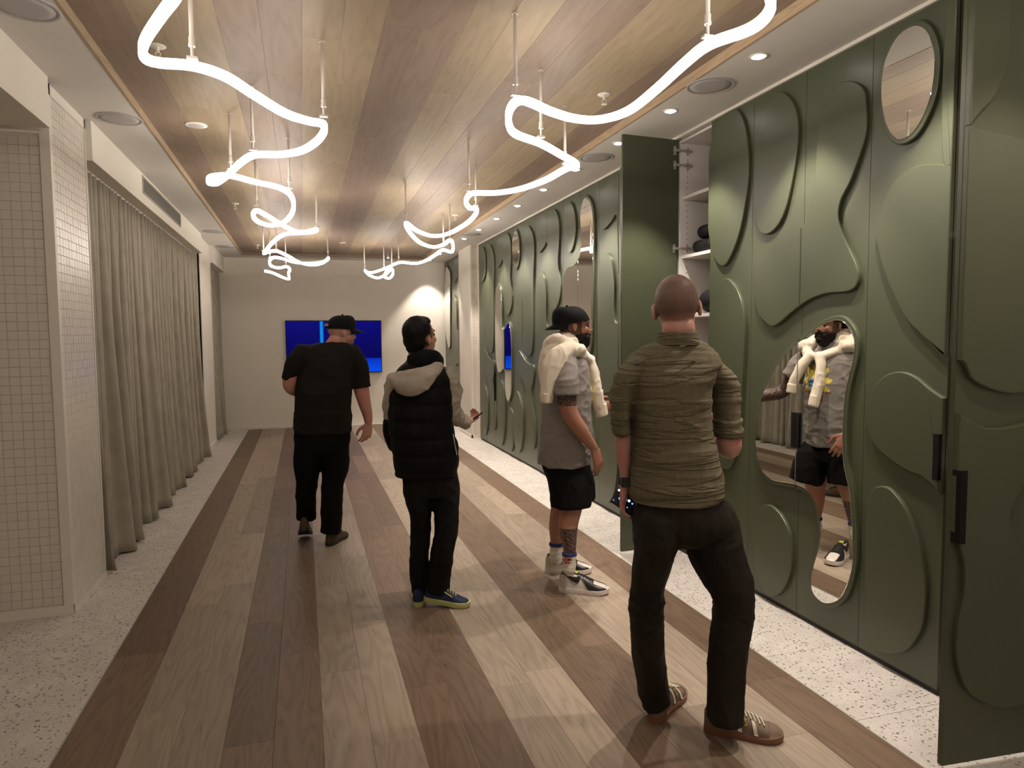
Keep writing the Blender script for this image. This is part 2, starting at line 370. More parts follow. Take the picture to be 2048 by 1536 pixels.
# near pier: core, tiles, corner trims
PY0, PY1 = 4.45, 5.13
MB().box(-2.76, X_WL-0.006, PY0+0.006, PY1, -0.01, Z_S).obj('pier', M_GROUT, wl)
MB().box(-1.40, X_WL, PY1-0.02, PY1, 0, Z_S).obj('corner_trim', M_TRIMW, wl)
MB().box(X_WL-0.05, X_WL, PY0-0.006, PY0+0.035, 0, Z_S).obj('corner_trim', M_TRIMW, wl)
MB().box(X_WL-0.03, X_WL, PY0, PY1, 2.92, Z_S).obj('corner_trim', M_TRIMW, wl)
MB().box(X_WL-0.03, X_WL+0.004, PY0, PY1, 0.0, 0.03).obj('skirting', M_TRIMW, wl)
MB().box(-2.76, X_WL, PY0-0.010, PY0+0.01, 0.0, 0.055).obj('skirting', M_TRIMW, wl)
MB().box(-2.76, X_WL-0.05, PY0-0.004, PY0+0.02, 2.70, Z_S).obj('lintel', M_WHITE, wl)
TP = 0.0505
_tm = mesh('tile_front', [(0,0,0),(TP-.002,0,0),(TP-.002,0,TP-.002),(0,0,TP-.002),(.0015,-.003,.0015),(TP-.0035,-.003,.0015),(TP-.0035,-.003,TP-.0035),(.0015,-.003,TP-.0035)],
           [(0,1,5,4),(1,2,6,5),(2,3,7,6),(3,0,4,7),(4,5,6,7),(0,3,2,1)])
_tm.materials.append(M_TILE)
rest = MB(); n_t = 0
rows = int((2.70-0.06)/TP)
for c in range(26):
    for r in range(rows):
        x = X_WL-0.053-TP*(c+1)+random.uniform(-.0012, .0012); z = 0.06+TP*r+random.uniform(-.001, .001); y = PY0+0.006+random.uniform(-.0008, .0008)
        if n_t < 300:
            link('tile', _tm, None, wl, (x, y, z)); n_t += 1
        else:
            rest.add([(v.co.x+x, v.co.y+y, v.co.z+z) for v in _tm.vertices], [tuple(p.vertices) for p in _tm.polygons])
tag(rest.obj('tile_field', M_TILE, wl), kind='stuff')
side = MB()
for r in range(int((2.92-0.035)/TP)):
    for c in range(int((PY1-0.02-PY0-0.035)/TP)):
        y = PY0+0.04+TP*c+random.uniform(-.001, .001); z = 0.035+TP*r; x = X_WL-0.006+random.uniform(-.0006, .0006)
        side.add([(x-v.co.y, y+v.co.x, z+v.co.z) for v in _tm.vertices], [tuple(p.vertices) for p in _tm.polygons])
tag(side.obj('tile_field', M_TILE, wl), kind='stuff')
# bulkhead over the curtains, second pier, end piece
MB().box(-1.75, X_WL+0.035, PY1, 10.2, 2.725, Z_S).obj('bulkhead', M_WHITE, wl)
MB().box(-1.75, X_WL+0.035, 11.35, Y_B, 2.72, Z_S).obj('bulkhead', M_WHITE, wl)
MB().box(-2.76, X_WL-0.01, 10.2, 11.35, 0, Z_S).obj('pier', M_WHITE, wl)
MB().box(X_WL-0.03, X_WL, 10.2, 10.24, 0, Z_S).obj('corner_trim', M_TRIMW, wl)
MB().box(X_WL-0.03, X_WL, 11.31, 11.35, 0, Z_S).obj('corner_trim', M_TRIMW, wl)
MB().box(-2.0, -1.95, PY1, Y_B, 0, 2.98).obj('window_wall', M_WHITE, wl)
tag(MB().box(X_WL-0.012, X_WL+0.008, 10.2, 11.35, 0, 0.05).obj('baseboard_left', M_TRIMW), 'low baseboard on the pier between the curtains', None, None, 'structure')

# right pier between the cabinet runs
wr2 = tag(empty('wall_pier'), 'white tiled pier between the two runs of green cabinets', None, None, 'structure')
MB().box(2.50, 3.2, 10.44, 11.25, 0, Z_S).obj('pier', M_GROUT, wr2)
MB().box(2.49, 2.515, 10.425, 10.46, 0, Z_S).obj('corner_trim', M_TRIMW, wr2)
MB().box(2.488, 2.50, 10.46, 11.25, 0, Z_S).obj('side_panel', M_WHITE, wr2)
MB().box(2.48, 2.60, 10.42, 10.44, 0, 0.05).obj('skirting', M_TRIMW, wr2)
MB().box(2.48, 2.50, 10.42, 11.25, 0, 0.05).obj('skirting', M_TRIMW, wr2)
rt = MB()
for r in range(int(2.9/TP)):
    for c in range(2):
        x = 2.515+0.045*c; z = 0.055+TP*r; w = 0.042
        rt.add([(x+v.co.x*w/TP, 10.44+v.co.y, z+v.co.z) for v in _tm.vertices], [tuple(p.vertices) for p in _tm.polygons])
tag(rt.obj('tile_field', M_TILE, wr2), kind='stuff')
tag(MB().box(X_WR-0.012, X_WR+0.05, Y_F, 10.30, 2.962, Z_S+0.005).obj('trim_1', M_TRIMW), 'thin white strip between the cabinets and the soffit', None, None, 'structure')
# ------------------------------------------------------------------ cabinets
REL_T = 0.021
def rescale(pts, xm, xf=2.562):
    k = xf/xm; return [(y*k, CAM_H+(z-CAM_H)*k) for y, z in pts]
def shift(pts, d): return [(y+d, z) for y, z in pts]
def clip_poly(P, ya, yb):
    for sgn, lim in ((1, ya), (-1, -yb)):
        out = []; n = len(P)
        for i in range(n):
            a, b = P[i], P[(i+1) % n]; da, db = sgn*a[0]-lim, sgn*b[0]-lim
            if da >= 0: out.append(a)
            if (da >= 0) != (db >= 0):
                t = da/(da-db); out.append((a[0]+t*(b[0]-a[0]), a[1]+t*(b[1]-a[1])))
        P = out
        if len(P) < 3: return []
    Q = []
    for p in P:
        if not Q or math.hypot(p[0]-Q[-1][0], p[1]-Q[-1][1]) > 0.002: Q.append(p)
    return Q if len(Q) > 4 else []
def inset(P, d):
    A = np.array(P); n = len(A); area = 0.5*np.sum(A[:, 0]*np.roll(A[:, 1], -1)-np.roll(A[:, 0], -1)*A[:, 1])
    t = np.roll(A, -1, 0)-np.roll(A, 1, 0); t /= np.maximum(np.linalg.norm(t, axis=1, keepdims=True), 1e-9)
    nrm = np.stack([-t[:, 1], t[:, 0]], 1)*(1 if area > 0 else -1)
    return A+nrm*d
def slab_mesh(name, P, t0, t1, r):
    """outline P in (y, z) raised from depth t0 to t1 towards -X with an eased rim"""
    A = np.array(P)
    rings = [[(-t0, y, z) for y, z in A], [(-(t1-r), y, z) for y, z in A], [(-(t1-0.35*r), y, z) for y, z in inset(P, 0.3*r)], [(-t1, y, z) for y, z in inset(P, r)]]
    return MB().loft(rings).mesh(name)

NEAR = {
 'N1': [(3.74,2.94),(3.66,2.82),(3.62,2.62),(3.64,2.40),(3.71,2.18),(3.84,2.02),(3.95,2.05),(4.03,2.2),(4.08,2.5),(4.05,2.75),(3.95,2.91),(3.85,2.96)],
 'N2': [(3.35,2.92),(3.24,2.83),(3.19,2.69),(3.21,2.50),(3.27,2.29),(3.34,2.19),(3.43,2.15),(3.51,2.18),(3.56,2.30),(3.57,2.5),(3.54,2.75),(3.46,2.89)],
 'N3': [(2.81,2.79),(2.74,2.73),(2.72,2.65),(2.72,2.51),(2.80,2.33),(2.87,2.23),(2.88,2.14),(2.83,2.03),(2.76,1.91),(2.74,1.85),(2.76,1.80),(2.82,1.78),(2.95,1.78),(3.06,1.76),(3.14,1.73),(3.24,1.68),(3.31,1.64),(3.38,1.62),(3.45,1.65),(3.51,1.70),
        (3.54,1.82),(3.52,1.97),(3.42,2.06),(3.28,2.10),(3.13,2.16),(3.06,2.35),(3.04,2.6),(2.98,2.75),(2.90,2.81)],
 'N4': [(3.85,1.93),(3.75,1.88),(3.68,1.79),(3.64,1.67),(3.64,1.51),(3.66,1.22),(3.69,0.9),(3.76,0.74),(3.85,0.71),(3.95,0.76),(4.02,0.95),(4.03,1.3),(4.03,1.65),(3.97,1.86)],
 'N5': [(3.44,0.56),(3.37,0.58),(3.28,0.55),(3.21,0.48),(3.18,0.39),(3.18,0.27),(3.23,0.14),(3.31,0.06),(3.40,0.05),(3.48,0.12),(3.52,0.25),(3.53,0.4),(3.50,0.5)],
 'N6': [(2.64,2.06),(2.62,1.95),(2.58,1.84),(2.52,1.73),(2.46,1.64),(2.38,1.57),(2.31,1.51),(2.24,1.47),(2.20,1.41),(2.10,1.37),(2.0,1.36),(1.90,1.40),(1.83,1.55),(1.81,1.9),(1.85,2.12),(2.0,2.22),(2.2,2.25),(2.42,2.30),(2.57,2.24)],
 'N7': [(2.24,1.29),(2.32,1.33),(2.40,1.38),(2.48,1.40),(2.56,1.38),(2.62,1.33),(2.66,1.25),(2.67,1.17),(2.65,1.09),(2.59,1.03),(2.51,0.99),(2.42,0.96),(2.35,0.95),(2.29,0.92),(2.255,0.885),(2.23,0.83),(2.205,0.75),(2.205,0.65),(2.225,0.54),(2.225,0.43),(2.18,0.31),(2.10,0.25),(2.02,0.22),(1.95,0.22),(1.88,0.24),(1.83,0.32),(1.81,0.5),(1.86,0.68),(1.97,0.80),(2.02,0.92),(1.98,1.01),(1.93,1.08),(1.84,1.13),(1.82,1.20),(1.87,1.26),(1.98,1.25),(2.05,1.24),(2.15,1.245)],
 'N8': [(2.61,0.84),(2.54,0.86),(2.48,0.83),(2.42,0.77),(2.36,0.66),(2.33,0.57),(2.31,0.45),(2.32,0.30),(2.36,0.2),(2.41,0.13),(2.48,0.09),(2.55,0.07),(2.60,0.11),(2.645,0.3),(2.655,0.6),(2.645,0.76)],
 'N10': [(2.30,2.30),(2.19,2.33),(2.12,2.43),(2.10,2.55),(2.12,2.75),(2.2,2.9),(2.3,2.93)],
}
NEAR_MIRROR = [
 [(2.46,2.93),(2.38,2.86),(2.34,2.72),(2.36,2.56),(2.44,2.44),(2.54,2.42),(2.62,2.50),(2.665,2.66),(2.65,2.82),(2.57,2.92)],
 [(3.14,1.57),(2.97,1.65),(2.85,1.66),(2.76,1.58),(2.745,1.47),(2.80,1.24),(2.80,0.96),(2.745,0.76),(2.72,0.45),(2.79,0.23),(2.92,0.14),(3.03,0.17),(3.05,0.28),(2.99,0.50),(3.02,0.65),(3.09,0.71),(3.19,0.72),(3.39,0.71),(3.51,0.79),(3.55,0.97),(3.50,1.2),(3.35,1.42)],
]
O_A = [(10.05,2.91),(9.93,2.8),(9.89,2.65),(9.93,2.5),(10.08,2.4),(10.2,2.45),(10.26,2.65),(10.2,2.85)]
LONG = [(9.63,2.88),(9.48,2.76),(9.43,2.61),(9.46,2.3),(9.48,2.06),(9.48,1.7),(9.51,1.48),(9.58,1.36),(9.72,1.35),(9.88,1.42),(9.95,1.6),(9.9,2.0),(9.83,2.35),(9.80,2.7),(9.73,2.86)]
BOOT = [(8.79,2.93),(8.66,2.85),(8.61,2.71),(8.63,2.5),(8.65,2.34),(8.58,2.15),(8.57,2.08),(8.62,1.95),(8.75,1.86),(8.88,1.9),(8.94,2.1),(8.95,2.4),(8.99,2.6),(9.1,2.56),(9.26,2.52),(9.33,2.6),(9.34,2.75),(9.25,2.87),(9.05,2.92)]
ZED = [(9.24,2.31),(9.10,2.24),(9.03,2.04),(9.03,1.8),(9.0,1.69),(8.9,1.70),(8.76,1.77),(8.66,1.72),(8.60,1.5),(8.60,1.2),(8.61,0.91),(8.70,0.75),(8.81,0.70),(8.90,0.78),(8.94,0.95),(8.93,1.08),(9.0,1.12),(9.15,1.07),(9.28,1.08),(9.38,1.25),(9.41,1.5),(9.40,1.9),(9.36,2.2)]
O_M = [(8.40,2.92),(8.28,2.83),(8.23,2.66),(8.27,2.5),(8.38,2.41),(8.48,2.48),(8.56,2.66),(8.53,2.84)]
TALL = [(6.18,2.90),(6.02,2.83),(5.95,2.66),(5.95,2.24),(5.97,1.9),(5.99,1.6),(6.03,1.42),(6.16,1.33),(6.35,1.34),(6.6,1.45),(6.74,1.7),(6.77,2.05),(6.74,2.2),(6.62,2.285),(6.42,2.30),(6.29,2.38),(6.27,2.55),(6.29,2.75)]
WAVE = [(10.06,1.4),(9.81,1.29),(9.62,1.24),(9.5,1.24),(9.46,1.17),(9.50,1.05),(9.57,0.94),(9.53,0.75),(9.45,0.58),(9.41,0.45),(9.43,0.32),(9.5,0.24),(9.62,0.26),(9.70,0.4),(9.74,0.7),(9.8,0.95),(9.98,1.05),(10.12,1.15),(10.15,1.32)]
LOW1 = [(10.12,0.88),(9.96,0.79),(9.85,0.6),(9.86,0.35),(9.93,0.18),(10.05,0.09),(10.18,0.15),(10.25,0.4),(10.24,0.7)]
LOW2 = [(9.15,0.98),(9.02,0.9),(8.95,0.67),(8.97,0.35),(9.05,0.15),(9.16,0.07),(9.28,0.15),(9.33,0.45),(9.30,0.8)]
LOW3 = [(8.74,0.64),(8.61,0.60),(8.55,0.49),(8.55,0.22),(8.62,0.1),(8.70,0.06),(8.78,0.15),(8.82,0.35),(8.80,0.55)]
D1, D2, D3 = -1.755, -3.51, -5.2
RELIEF = [(rescale(p, 2.57), False) for p in NEAR.values()] + [(rescale(p, 2.585), True) for p in NEAR_MIRROR]
RELIEF += [(rescale(p, 2.585), m) for p, m in [(O_A, False), (LONG, False), (BOOT, False), (ZED, True), (O_M, True), (shift(LONG, D1), False), (shift(BOOT, D1), False), (shift(ZED, D1), False),
           (shift(O_M, -1.83), False), (TALL, True), (shift(BOOT, D2), False), (shift(ZED, D2), False), (WAVE, False), (shift(WAVE, D1), False), (shift(WAVE, D2), False),
           (LOW1, False), (shift(LOW1, -1.70), False), (shift(LOW1, D2), False), (LOW2, False), (shift(LOW2, D1), False), (shift(LOW2, D2), False), (LOW3, False), (shift(LOW3, D1), False), (shift(LOW3, D2), False)]]
FAR_REL = [([(12.65,2.89),(12.42,2.8),(12.32,2.69),(12.34,2.2),(12.38,1.6),(12.42,1.42),(12.55,1.36),(12.75,1.55),(12.88,1.8),(12.9,2.2),(12.82,2.6),(12.75,2.82)], True),
           (shift(BOOT, 2.77), False), (shift(ZED, 2.8), False), (shift(LOW2, 2.8), False), (shift(LOW3, 2.85), False), (shift(LOW1, 2.5), False)]

def make_door(parent, ya, yb, hinge_far, angle, reliefs, handle=None):
    """one door leaf with its raised shapes; hangs from its far or near edge"""
    yh = yb if hinge_far else ya
    g = 0.0015; T = 0.021
    door = MB().box(0, T, ya+g-yh, yb-g-yh, 0.028, 2.958).obj('door', M_GREEN, parent)
    door.location = (X_WR, yh, 0); door.rotation_euler = (0, 0, angle)
    for pts, mir in reliefs:
        S = [tuple(p) for p in spline(pts, 7, True)]
        P = clip_poly(S, ya+g, yb-g)
        if not P: continue
        if min(p[1] for p in P) < 0.04: P = [(y, max(z, 0.034)) for y, z in P]
        L = [(y-yh, z) for y, z in P]
        o = link('mirror_frame' if mir else 'relief_shape', slab_mesh('relief', L, -0.004, REL_T, 0.005), M_GREEN, door)
        if mir:
            Q = clip_poly([tuple(p) for p in inset(S, 0.022)], ya+g, yb-g)
            if Q:
                link('mirror', slab_mesh('mirror', [(y-yh, z) for y, z in Q], REL_T-0.006, REL_T+0.004, 0.002), M_MIRROR, door)
    if handle:
        yc, z0, z1 = handle; w = 0.028
        h = MB()
        a, b = (ya+0.002, ya+w) if yc < (ya+yb)/2 else (yb-w, yb-0.002)
        h.box(-REL_T-0.016, -REL_T-0.008, a-yh, b-yh, z0, z1).box(-REL_T-0.010, 0.004, (a-yh) if yc < (ya+yb)/2 else (b-0.006-yh), (a+0.006-yh) if yc < (ya+yb)/2 else (b-yh), z0, z1)
        h.obj('handle', M_BLACK, door)
    return door
def make_hinge(parent, ybase, z, far=True):
    """cup hinge on the back of an open leaf, in the leaf's own frame"""
    s = -1 if far else 1
    h = MB()
    h.box(0.021, 0.025, min(s*0.014, s*0.036), max(s*0.014, s*0.036), z-0.030, z+0.030)
    h.cyl((0.021, s*0.026, z), (0.030, s*0.026, z), 0.013)
    h.box(0.024, 0.040, min(s*0.030, -s*0.012), max(s*0.030, -s*0.012), z-0.008, z+0.008).box(0.030, 0.046, min(0, -s*0.05), max(0, -s*0.05), z-0.006, z+0.006)
    return h.obj('hinge', M_STEEL, parent)

def cabinet_body(parent, ya, yb, open_front=False, z_shelves=()):
    xb = 3.18; x0 = X_WR+0.024
    if not open_front:
        MB().box(x0, xb, ya+0.001, yb-0.001, 0.024, 2.955).obj('carcass', M_CARC, parent)
    else:
        t = 0.018
        MB().box(x0, xb, ya+0.001, ya+t, 0.024, 2.955).obj('side_panel', M_CARC, parent)
        MB().box(x0, xb, yb-t, yb-0.001, 0.024, 2.955).obj('side_panel', M_CARC, parent)
        MB().box(xb-0.01, xb, ya+t, yb-t, 0.024, 2.955).obj('back_panel', M_CARC, parent)
        MB().box(x0, xb-0.01, ya+t, yb-t, 2.937, 2.955).obj('top_panel', M_CARC, parent)
        MB().box(x0, xb-0.01, ya+t, yb-t, 0.024, 0.06).obj('bottom_panel', M_CARC, parent)
        for z in z_shelves:
            MB().box(x0+0.02, xb-0.01, ya+t, yb-t, z-0.022, z).obj('shelf', M_CARC, parent)
        ph = MB()
        for k in range(60):
            z = 0.5+k*0.04
            if z < 2.9: ph.box(x0+0.055, x0+0.061, yb-t-0.0012, yb-t+0.002, z, z+0.006)
        tag(ph.obj('pin_holes', M_KICK, parent), kind='stuff')
        for z in ((2.882, 2.78, 2.194, 1.5, 0.9, 0.3) if ya > 3 else ()):
            MB().box(x0+0.030, x0+0.090, yb-t-0.014, yb-t, z-0.010, z+0.010).box(x0+0.050, x0+0.064, yb-t-0.008, yb-t, z-0.026, z+0.026).cyl((x0+0.057, yb-t-0.012, z+0.018), (x0+0.057, yb-t, z+0.018), 0.006, n=10).obj('hinge_plate', M_STEEL, parent)
    MB().box(X_WR+0.012, xb, ya+0.001, yb-0.001, 0.0, 0.024).obj('plinth', M_KICK, parent)

Y0C = 1.80
hz = lambda u, v, x: float(on_x(u, v, x)[2])
H_PAIR = (hz(1593, 897, 2.55), hz(1593, 826, 2.55))
H_NEAR = (hz(1881, 962, 2.56), hz(1881, 869, 2.56))
labels = {
 0: 'green cabinet nearest the viewer, one leaf swung wide open, oval mirror high on the other',
 1: 'green double cabinet with the large blob mirror that shows the man in the cream sweater',
 2: 'green cabinet standing open, its white shelves holding rolled black mats',
 3: 'green cabinet just beyond the open door, mostly hidden behind it',
 4: 'green cabinet with the tall boot-shaped mirror behind the man in the cap and sweater',
 5: 'green cabinet between the boot-shaped mirror and the small oval mirror, nearer one',
 6: 'green cabinet between the boot-shaped mirror and the small oval mirror, farther one',
 7: 'green cabinet carrying the small oval mirror high up',
 8: 'green cabinet with the double-lobed mirror that reflects the blue screen',
 9: 'narrow green cabinet leaf right beside the white tiled pier'}
units = [(0, 1), (2, 3), (4, 5), (6, 7), (8, 9), (10, 11), (12, 13), (14, 15), (16, 17), (18, 18)]
CAB_GROUP = 'green relief cabinets along the right wall'
for i, (a, b) in enumerate(units):
    ya, yb = Y0C+a*DW, Y0C+(b+1)*DW
    root = tag(empty('tall_cabinet', (0, 0, 0)), labels[i], 'cabinet', CAB_GROUP)
    cabinet_body(root, ya, yb, i in (0, 2), [hz(1418, 374, 2.635), hz(1415.5, 500, 2.635), hz(1410.6, 626, 2.635), 1.25, 0.8] if i == 2 else [2.5, 2.0, 1.5, 1.0])
    for k in range(a, b+1):
        da, db = Y0C+k*DW, Y0C+(k+1)*DW
        if k == 0:
            d = make_door(root, da, db, False, math.radians(86), RELIEF, (db, 0.845, 1.10))
            for z in (2.78, 2.2, 0.9, 0.3): make_hinge(d, da, z, False)
        elif k == 5:
            d = make_door(root, da, db, True, math.radians(-86), RELIEF, (da, *H_PAIR))
            for z in (2.882, 2.78, 2.194, 1.5, 0.9, 0.3): make_hinge(d, db, z, True)
        elif k == 1: make_door(root, da, db, True, 0, RELIEF, (da, *H_NEAR))
        elif k == 4: make_door(root, da, db, False, 0, RELIEF)
        else: make_door(root, da, db, bool(k % 2), 0, RELIEF, ((db if k % 2 == 0 else da), *H_PAIR) if k in (2, 3) else None)
FD = (Y_B-0.01-11.25)/4
for i, lab in enumerate(('green cabinet in the last run, beside the far side of the white pier', 'last green cabinet against the end wall, with a tall leaf-shaped mirror')):
    root = tag(empty('tall_cabinet'), lab, 'cabinet', 'green relief cabinets beyond the pier')
    ya = 11.25+2*i*FD; cabinet_body(root, ya, ya+2*FD)
    for k in range(2): make_door(root, ya+k*FD, ya+(k+1)*FD, k == 1, 0, FAR_REL)
tag(MB().box(2.60, 3.2, Y_F, 1.79, 0, Z_S).obj('wall_return', M_WHITE), 'plain wall beside the nearest cabinet', None, None, 'structure')
tag(MB().box(2.60, 3.2, 10.305, 10.44, 0, Z_S).obj('trim_2', M_WHITE), 'white filler between the cabinets and the tiled pier', None, None, 'structure')

# goods on the open cabinet's shelves
M_MAT = fabric('black_foam_mat', (0.016, 0.016, 0.018), 0.8, 500, 0.2, 0.2)
def mat_roll(y0, y1, x, z, r, lab):
    o = MB(); n = 22; rings = []
    prof = [(y0, r*0.35), (y0, r*0.8), (y0+0.012, r*0.95), (y0+0.035, r), (y1-0.035, r), (y1-0.012, r*0.95), (y1, r*0.8), (y1, r*0.35)]
    for y, q in prof:
        rings.append([(q*math.cos(2*math.pi*j/n), y, r+q*0.92*math.sin(2*math.pi*j/n)) for j in range(n)])
    o.loft(rings)
    root = tag(empty('rolled_mat', (x, 0, z)), lab, 'mat', 'rolled mats in the open cabinet')
    auto_smooth(o.obj('roll', M_MAT, root)); s = MB()
    rr = [[((r+0.002)*math.cos(2*math.pi*j/n), y, r+(r+0.002)*0.92*math.sin(2*math.pi*j/n)) for j in range(n)] for y in (y0+0.10, y0+0.12)]
    s.loft(rr); s.obj('strap', M_BLACK, root)
sz = hz(1415.5, 500, 2.635)
mat_roll(4.10, 4.40, 2.72, sz, 0.052, 'lower black rolled mat on the middle shelf of the open cabinet')
mat_roll(4.06, 4.34, 2.72, sz+0.097, 0.052, 'upper black rolled mat resting on the other in the open cabinet')
bag = tag(empty('gym_bag', (2.76, 4.2, hz(1410.6, 626, 2.635))), 'black soft bag on the shelf behind the man with cropped hair', 'bag')
b_ = MB(); rings = []
for k in range(9):
    t = k/8; q = 0.10*(math.sin(math.pi*(0.06+0.88*t))**0.5)
    rings.append([(q*math.cos(a)*1.1, -0.10+0.25*t, 0.09+q*0.9*math.sin(a)) for a in [2*math.pi*j/18 for j in range(18)]])
auto_smooth(b_.loft(rings).obj('bag_body', M_MAT, bag))
hd = MB(); P = spline([(0, -0.02, 0.16), (0.0, 0.0, 0.22), (0.0, 0.06, 0.23), (0.0, 0.09, 0.16)], 6)
for p, q in zip(P[:-1], P[1:]): hd.cyl(p, q, 0.008, n=8)
hd.obj('bag_handle', M_BLACK, bag)

# ------------------------------------------------------------------ curtains
def curtain(y0, y1, lab, folds, seed):
    rnd = random.Random(seed)
    nu, nv = folds*14, 26
    ph = np.cumsum(np.array([1+0.25*math.sin(i*0.07+seed)+0.18*math.sin(i*0.023) for i in range(nu+1)])); ph = ph/ph[-1]*folds*2*math.pi
    v = []; f = []
    drift = [rnd.uniform(-1, 1) for _ in range(nu+1)]
    drift = np.convolve(drift, np.ones(40)/40, 'same')
    for j in range(nv+1):
        t = j/nv; z = 2.70*(1-t)+0.006
        A = 0.034+0.020*t
        for i in range(nu+1):
            p = ph[i]
            x = -1.385+A*math.cos(p)*(1-0.45*t)+0.055*t*math.cos(p/2.9+seed)+0.10*t*t*(0.35+0.5*math.sin(p/4.3+1.3*seed))+0.12*t*drift[i]
            y = y0+(y1-y0)*i/nu+0.018*math.sin(2*p)*0.6*(1-0.3*t)+0.03*t*math.sin(p/5.1)
            zz = z
            if j == nv: zz = 0.004+0.006*(1+math.sin(p/3.3)); x += 0.006
            v.append((x, min(max(y, y0+0.004), y1-0.004), zz))
    for j in range(nv):
        for i in range(nu):
            a = j*(nu+1)+i; f.append((a, a+1, a+nu+2, a+nu+1))
    root = tag(empty('curtain', (0, 0, 0)), lab, 'curtain', 'linen curtains on the left')
    o = link('drape', mesh('drape', v, f), M_CURT, root, smooth=True)
    m = o.modifiers.new('thick', 'SOLIDIFY'); m.thickness = 0.003
    MB().box(-1.40, -1.37, y0, y1, 2.705, 2.725).obj('track', M_TRIMW, root)
    hk = MB()
    for k in range(folds): yy = y0+(y1-y0)*(k+0.5)/folds; hk.box(-1.388, -1.382, yy-0.003, yy+0.003, 2.69, 2.708)
    tag(hk.obj('hooks', M_TRIMW, root), kind='stuff')
curtain(5.16, 10.18, 'long beige linen curtain in many folds beside the tiled pier', 46, 1)
curtain(11.38, Y_B-0.02, 'short beige linen curtain in the far left corner', 14, 2)

# ------------------------------------------------------------------ wall and ceiling fittings
vent = tag(empty('air_vent', (X_WL+0.035, 6.6, 2.81)), 'long flat grey air grille on the bulkhead over the curtain', 'vent')
vm = MB().box(0, 0.008, 0, 1.9, 0, 0.012).box(0, 0.008, 0, 1.9, 0.138, 0.15).box(0, 0.008, 0, 0.012, 0.012, 0.138).box(0, 0.008, 1.888, 1.9, 0.012, 0.138); vm.obj('frame', M_GREYMETAL, vent)
MB().box(0, 0.002, 0.012, 1.888, 0.012, 0.138).obj('backing', M_KICK, vent)
for k in range(9):
    z = 0.02+k*0.0135; MB().add([(0.001, 0.012, z+0.009), (0.001, 1.888, z+0.009), (0.007, 1.888, z), (0.007, 0.012, z), (0.001, 0.012, z+0.011), (0.001, 1.888, z+0.011), (0.0075, 1.888, z+0.002), (0.0075, 0.012, z+0.002)],
        [(0, 1, 2, 3), (4, 7, 6, 5), (3, 2, 6, 7), (0, 4, 5, 1), (1, 5, 6, 2), (0, 3, 7, 4)]).obj('slat', M_GREYMETAL, vent)
tv = tag(empty('television', (0.548, Y_B-0.058, 1.418)), 'large wall-mounted television glowing blue on the end wall', 'television')
TW, TH = 0.838, 0.474
MB().box(-TW, TW, 0.0, 0.045, -TH, TH).obj('casing', M_BLACK, tv)
m_scr, nt, bs = new_mat('blue_screen'); L = nt.links.new
tc = N(nt, 'ShaderNodeTexCoord'); sp = N(nt, 'ShaderNodeSeparateXYZ'); L(tc.outputs['Generated'], sp.inputs[0])
grd = ramp(nt, [(0.0, (0.0, 0.09, 1.0)), (0.20, (0.0, 0.055, 0.78)), (0.262, (0.0, 0.03, 0.55)), (0.275, (0.0, 0.0, 0.11)), (0.6, (0.0, 0.0, 0.14)), (1.0, (0.0, 0.0, 0.22))], sp.outputs['Z'])
dx = N(nt, 'ShaderNodeMath', operation='SUBTRACT'); L(sp.outputs['X'], dx.inputs[0]); dx.inputs[1].default_value = 0.366
ab = N(nt, 'ShaderNodeMath', operation='ABSOLUTE'); L(dx.outputs[0], ab.inputs[0])
ln = ramp(nt, [(0.0, (1, 1, 1)), (0.008, (1, 1, 1)), (0.022, (0, 0, 0))], ab.outputs[0])
lz = ramp(nt, [(0.26, (0, 0, 0)), (0.28, (1, 1, 1))], sp.outputs['Z'])
ml = N(nt, 'ShaderNodeMath', operation='MULTIPLY'); L(ln, ml.inputs[0]); L(lz, ml.inputs[1])
mxs = N(nt, 'ShaderNodeMix', data_type='RGBA'); L(ml.outputs[0], mxs.inputs['Factor']); L(grd, mxs.inputs['A']); mxs.inputs['B'].default_value = (0.0, 0.32, 1.0, 1)
bs.inputs['Base Color'].default_value = (0.005, 0.005, 0.01, 1); bs.inputs['Roughness'].default_value = 0.25
L(mxs.outputs['Result'], bs.inputs['Emission Color']); bs.inputs['Emission Strength'].default_value = 0.26; bs.inputs['Specular IOR Level'].default_value = 0.05
MB().box(-TW+0.012, TW-0.012, -0.002, 0.004, -TH+0.014, TH-0.012).obj('screen', m_scr, tv)
for s in (-0.3, 0.3): MB().box(s-0.03, s+0.03, 0.045, 0.05, -0.2, 0.2).obj('wall_bracket', M_BLACK, tv)

DL_GROUP = 'recessed downlights in the right soffit'
def downlight(x, y, lab, tx=0.0, ty=0.0, power=SPOT_POWER, group=DL_GROUP):
    r = tag(empty('downlight', (x, y, Z_S)), lab, 'downlight', group)
    MB().lathe([(0.028, 0.002), (0.030, -0.004), (0.046, -0.005), (0.048, 0.0), (0.048, 0.004)]).obj('trim_ring', M_TRIMW, r, True)
    MB().lathe([(0.0005, -0.012), (0.018, -0.011), (0.027, -0.007), (0.029, 0.004)]).obj('lens', M_LENS, r)
    ld = bpy.data.lights.new('downlight_beam', 'SPOT'); ld.energy = power; ld.color = SPOT_COLOR
    ld.spot_size = math.radians(80); ld.spot_blend = 0.45; ld.shadow_soft_size = 0.025
    lo = bpy.data.objects.new('beam', ld); COL.objects.link(lo); lo.parent = r; lo.location = (0, 0, -0.03)
    lo.rotation_euler = (math.radians(ty), math.radians(tx), 0)
ys = [2.22, 3.09, 3.97, 4.72, 5.55, 6.37, 7.21, 8.05, 8.92, 9.78, 11.65, 12.62]
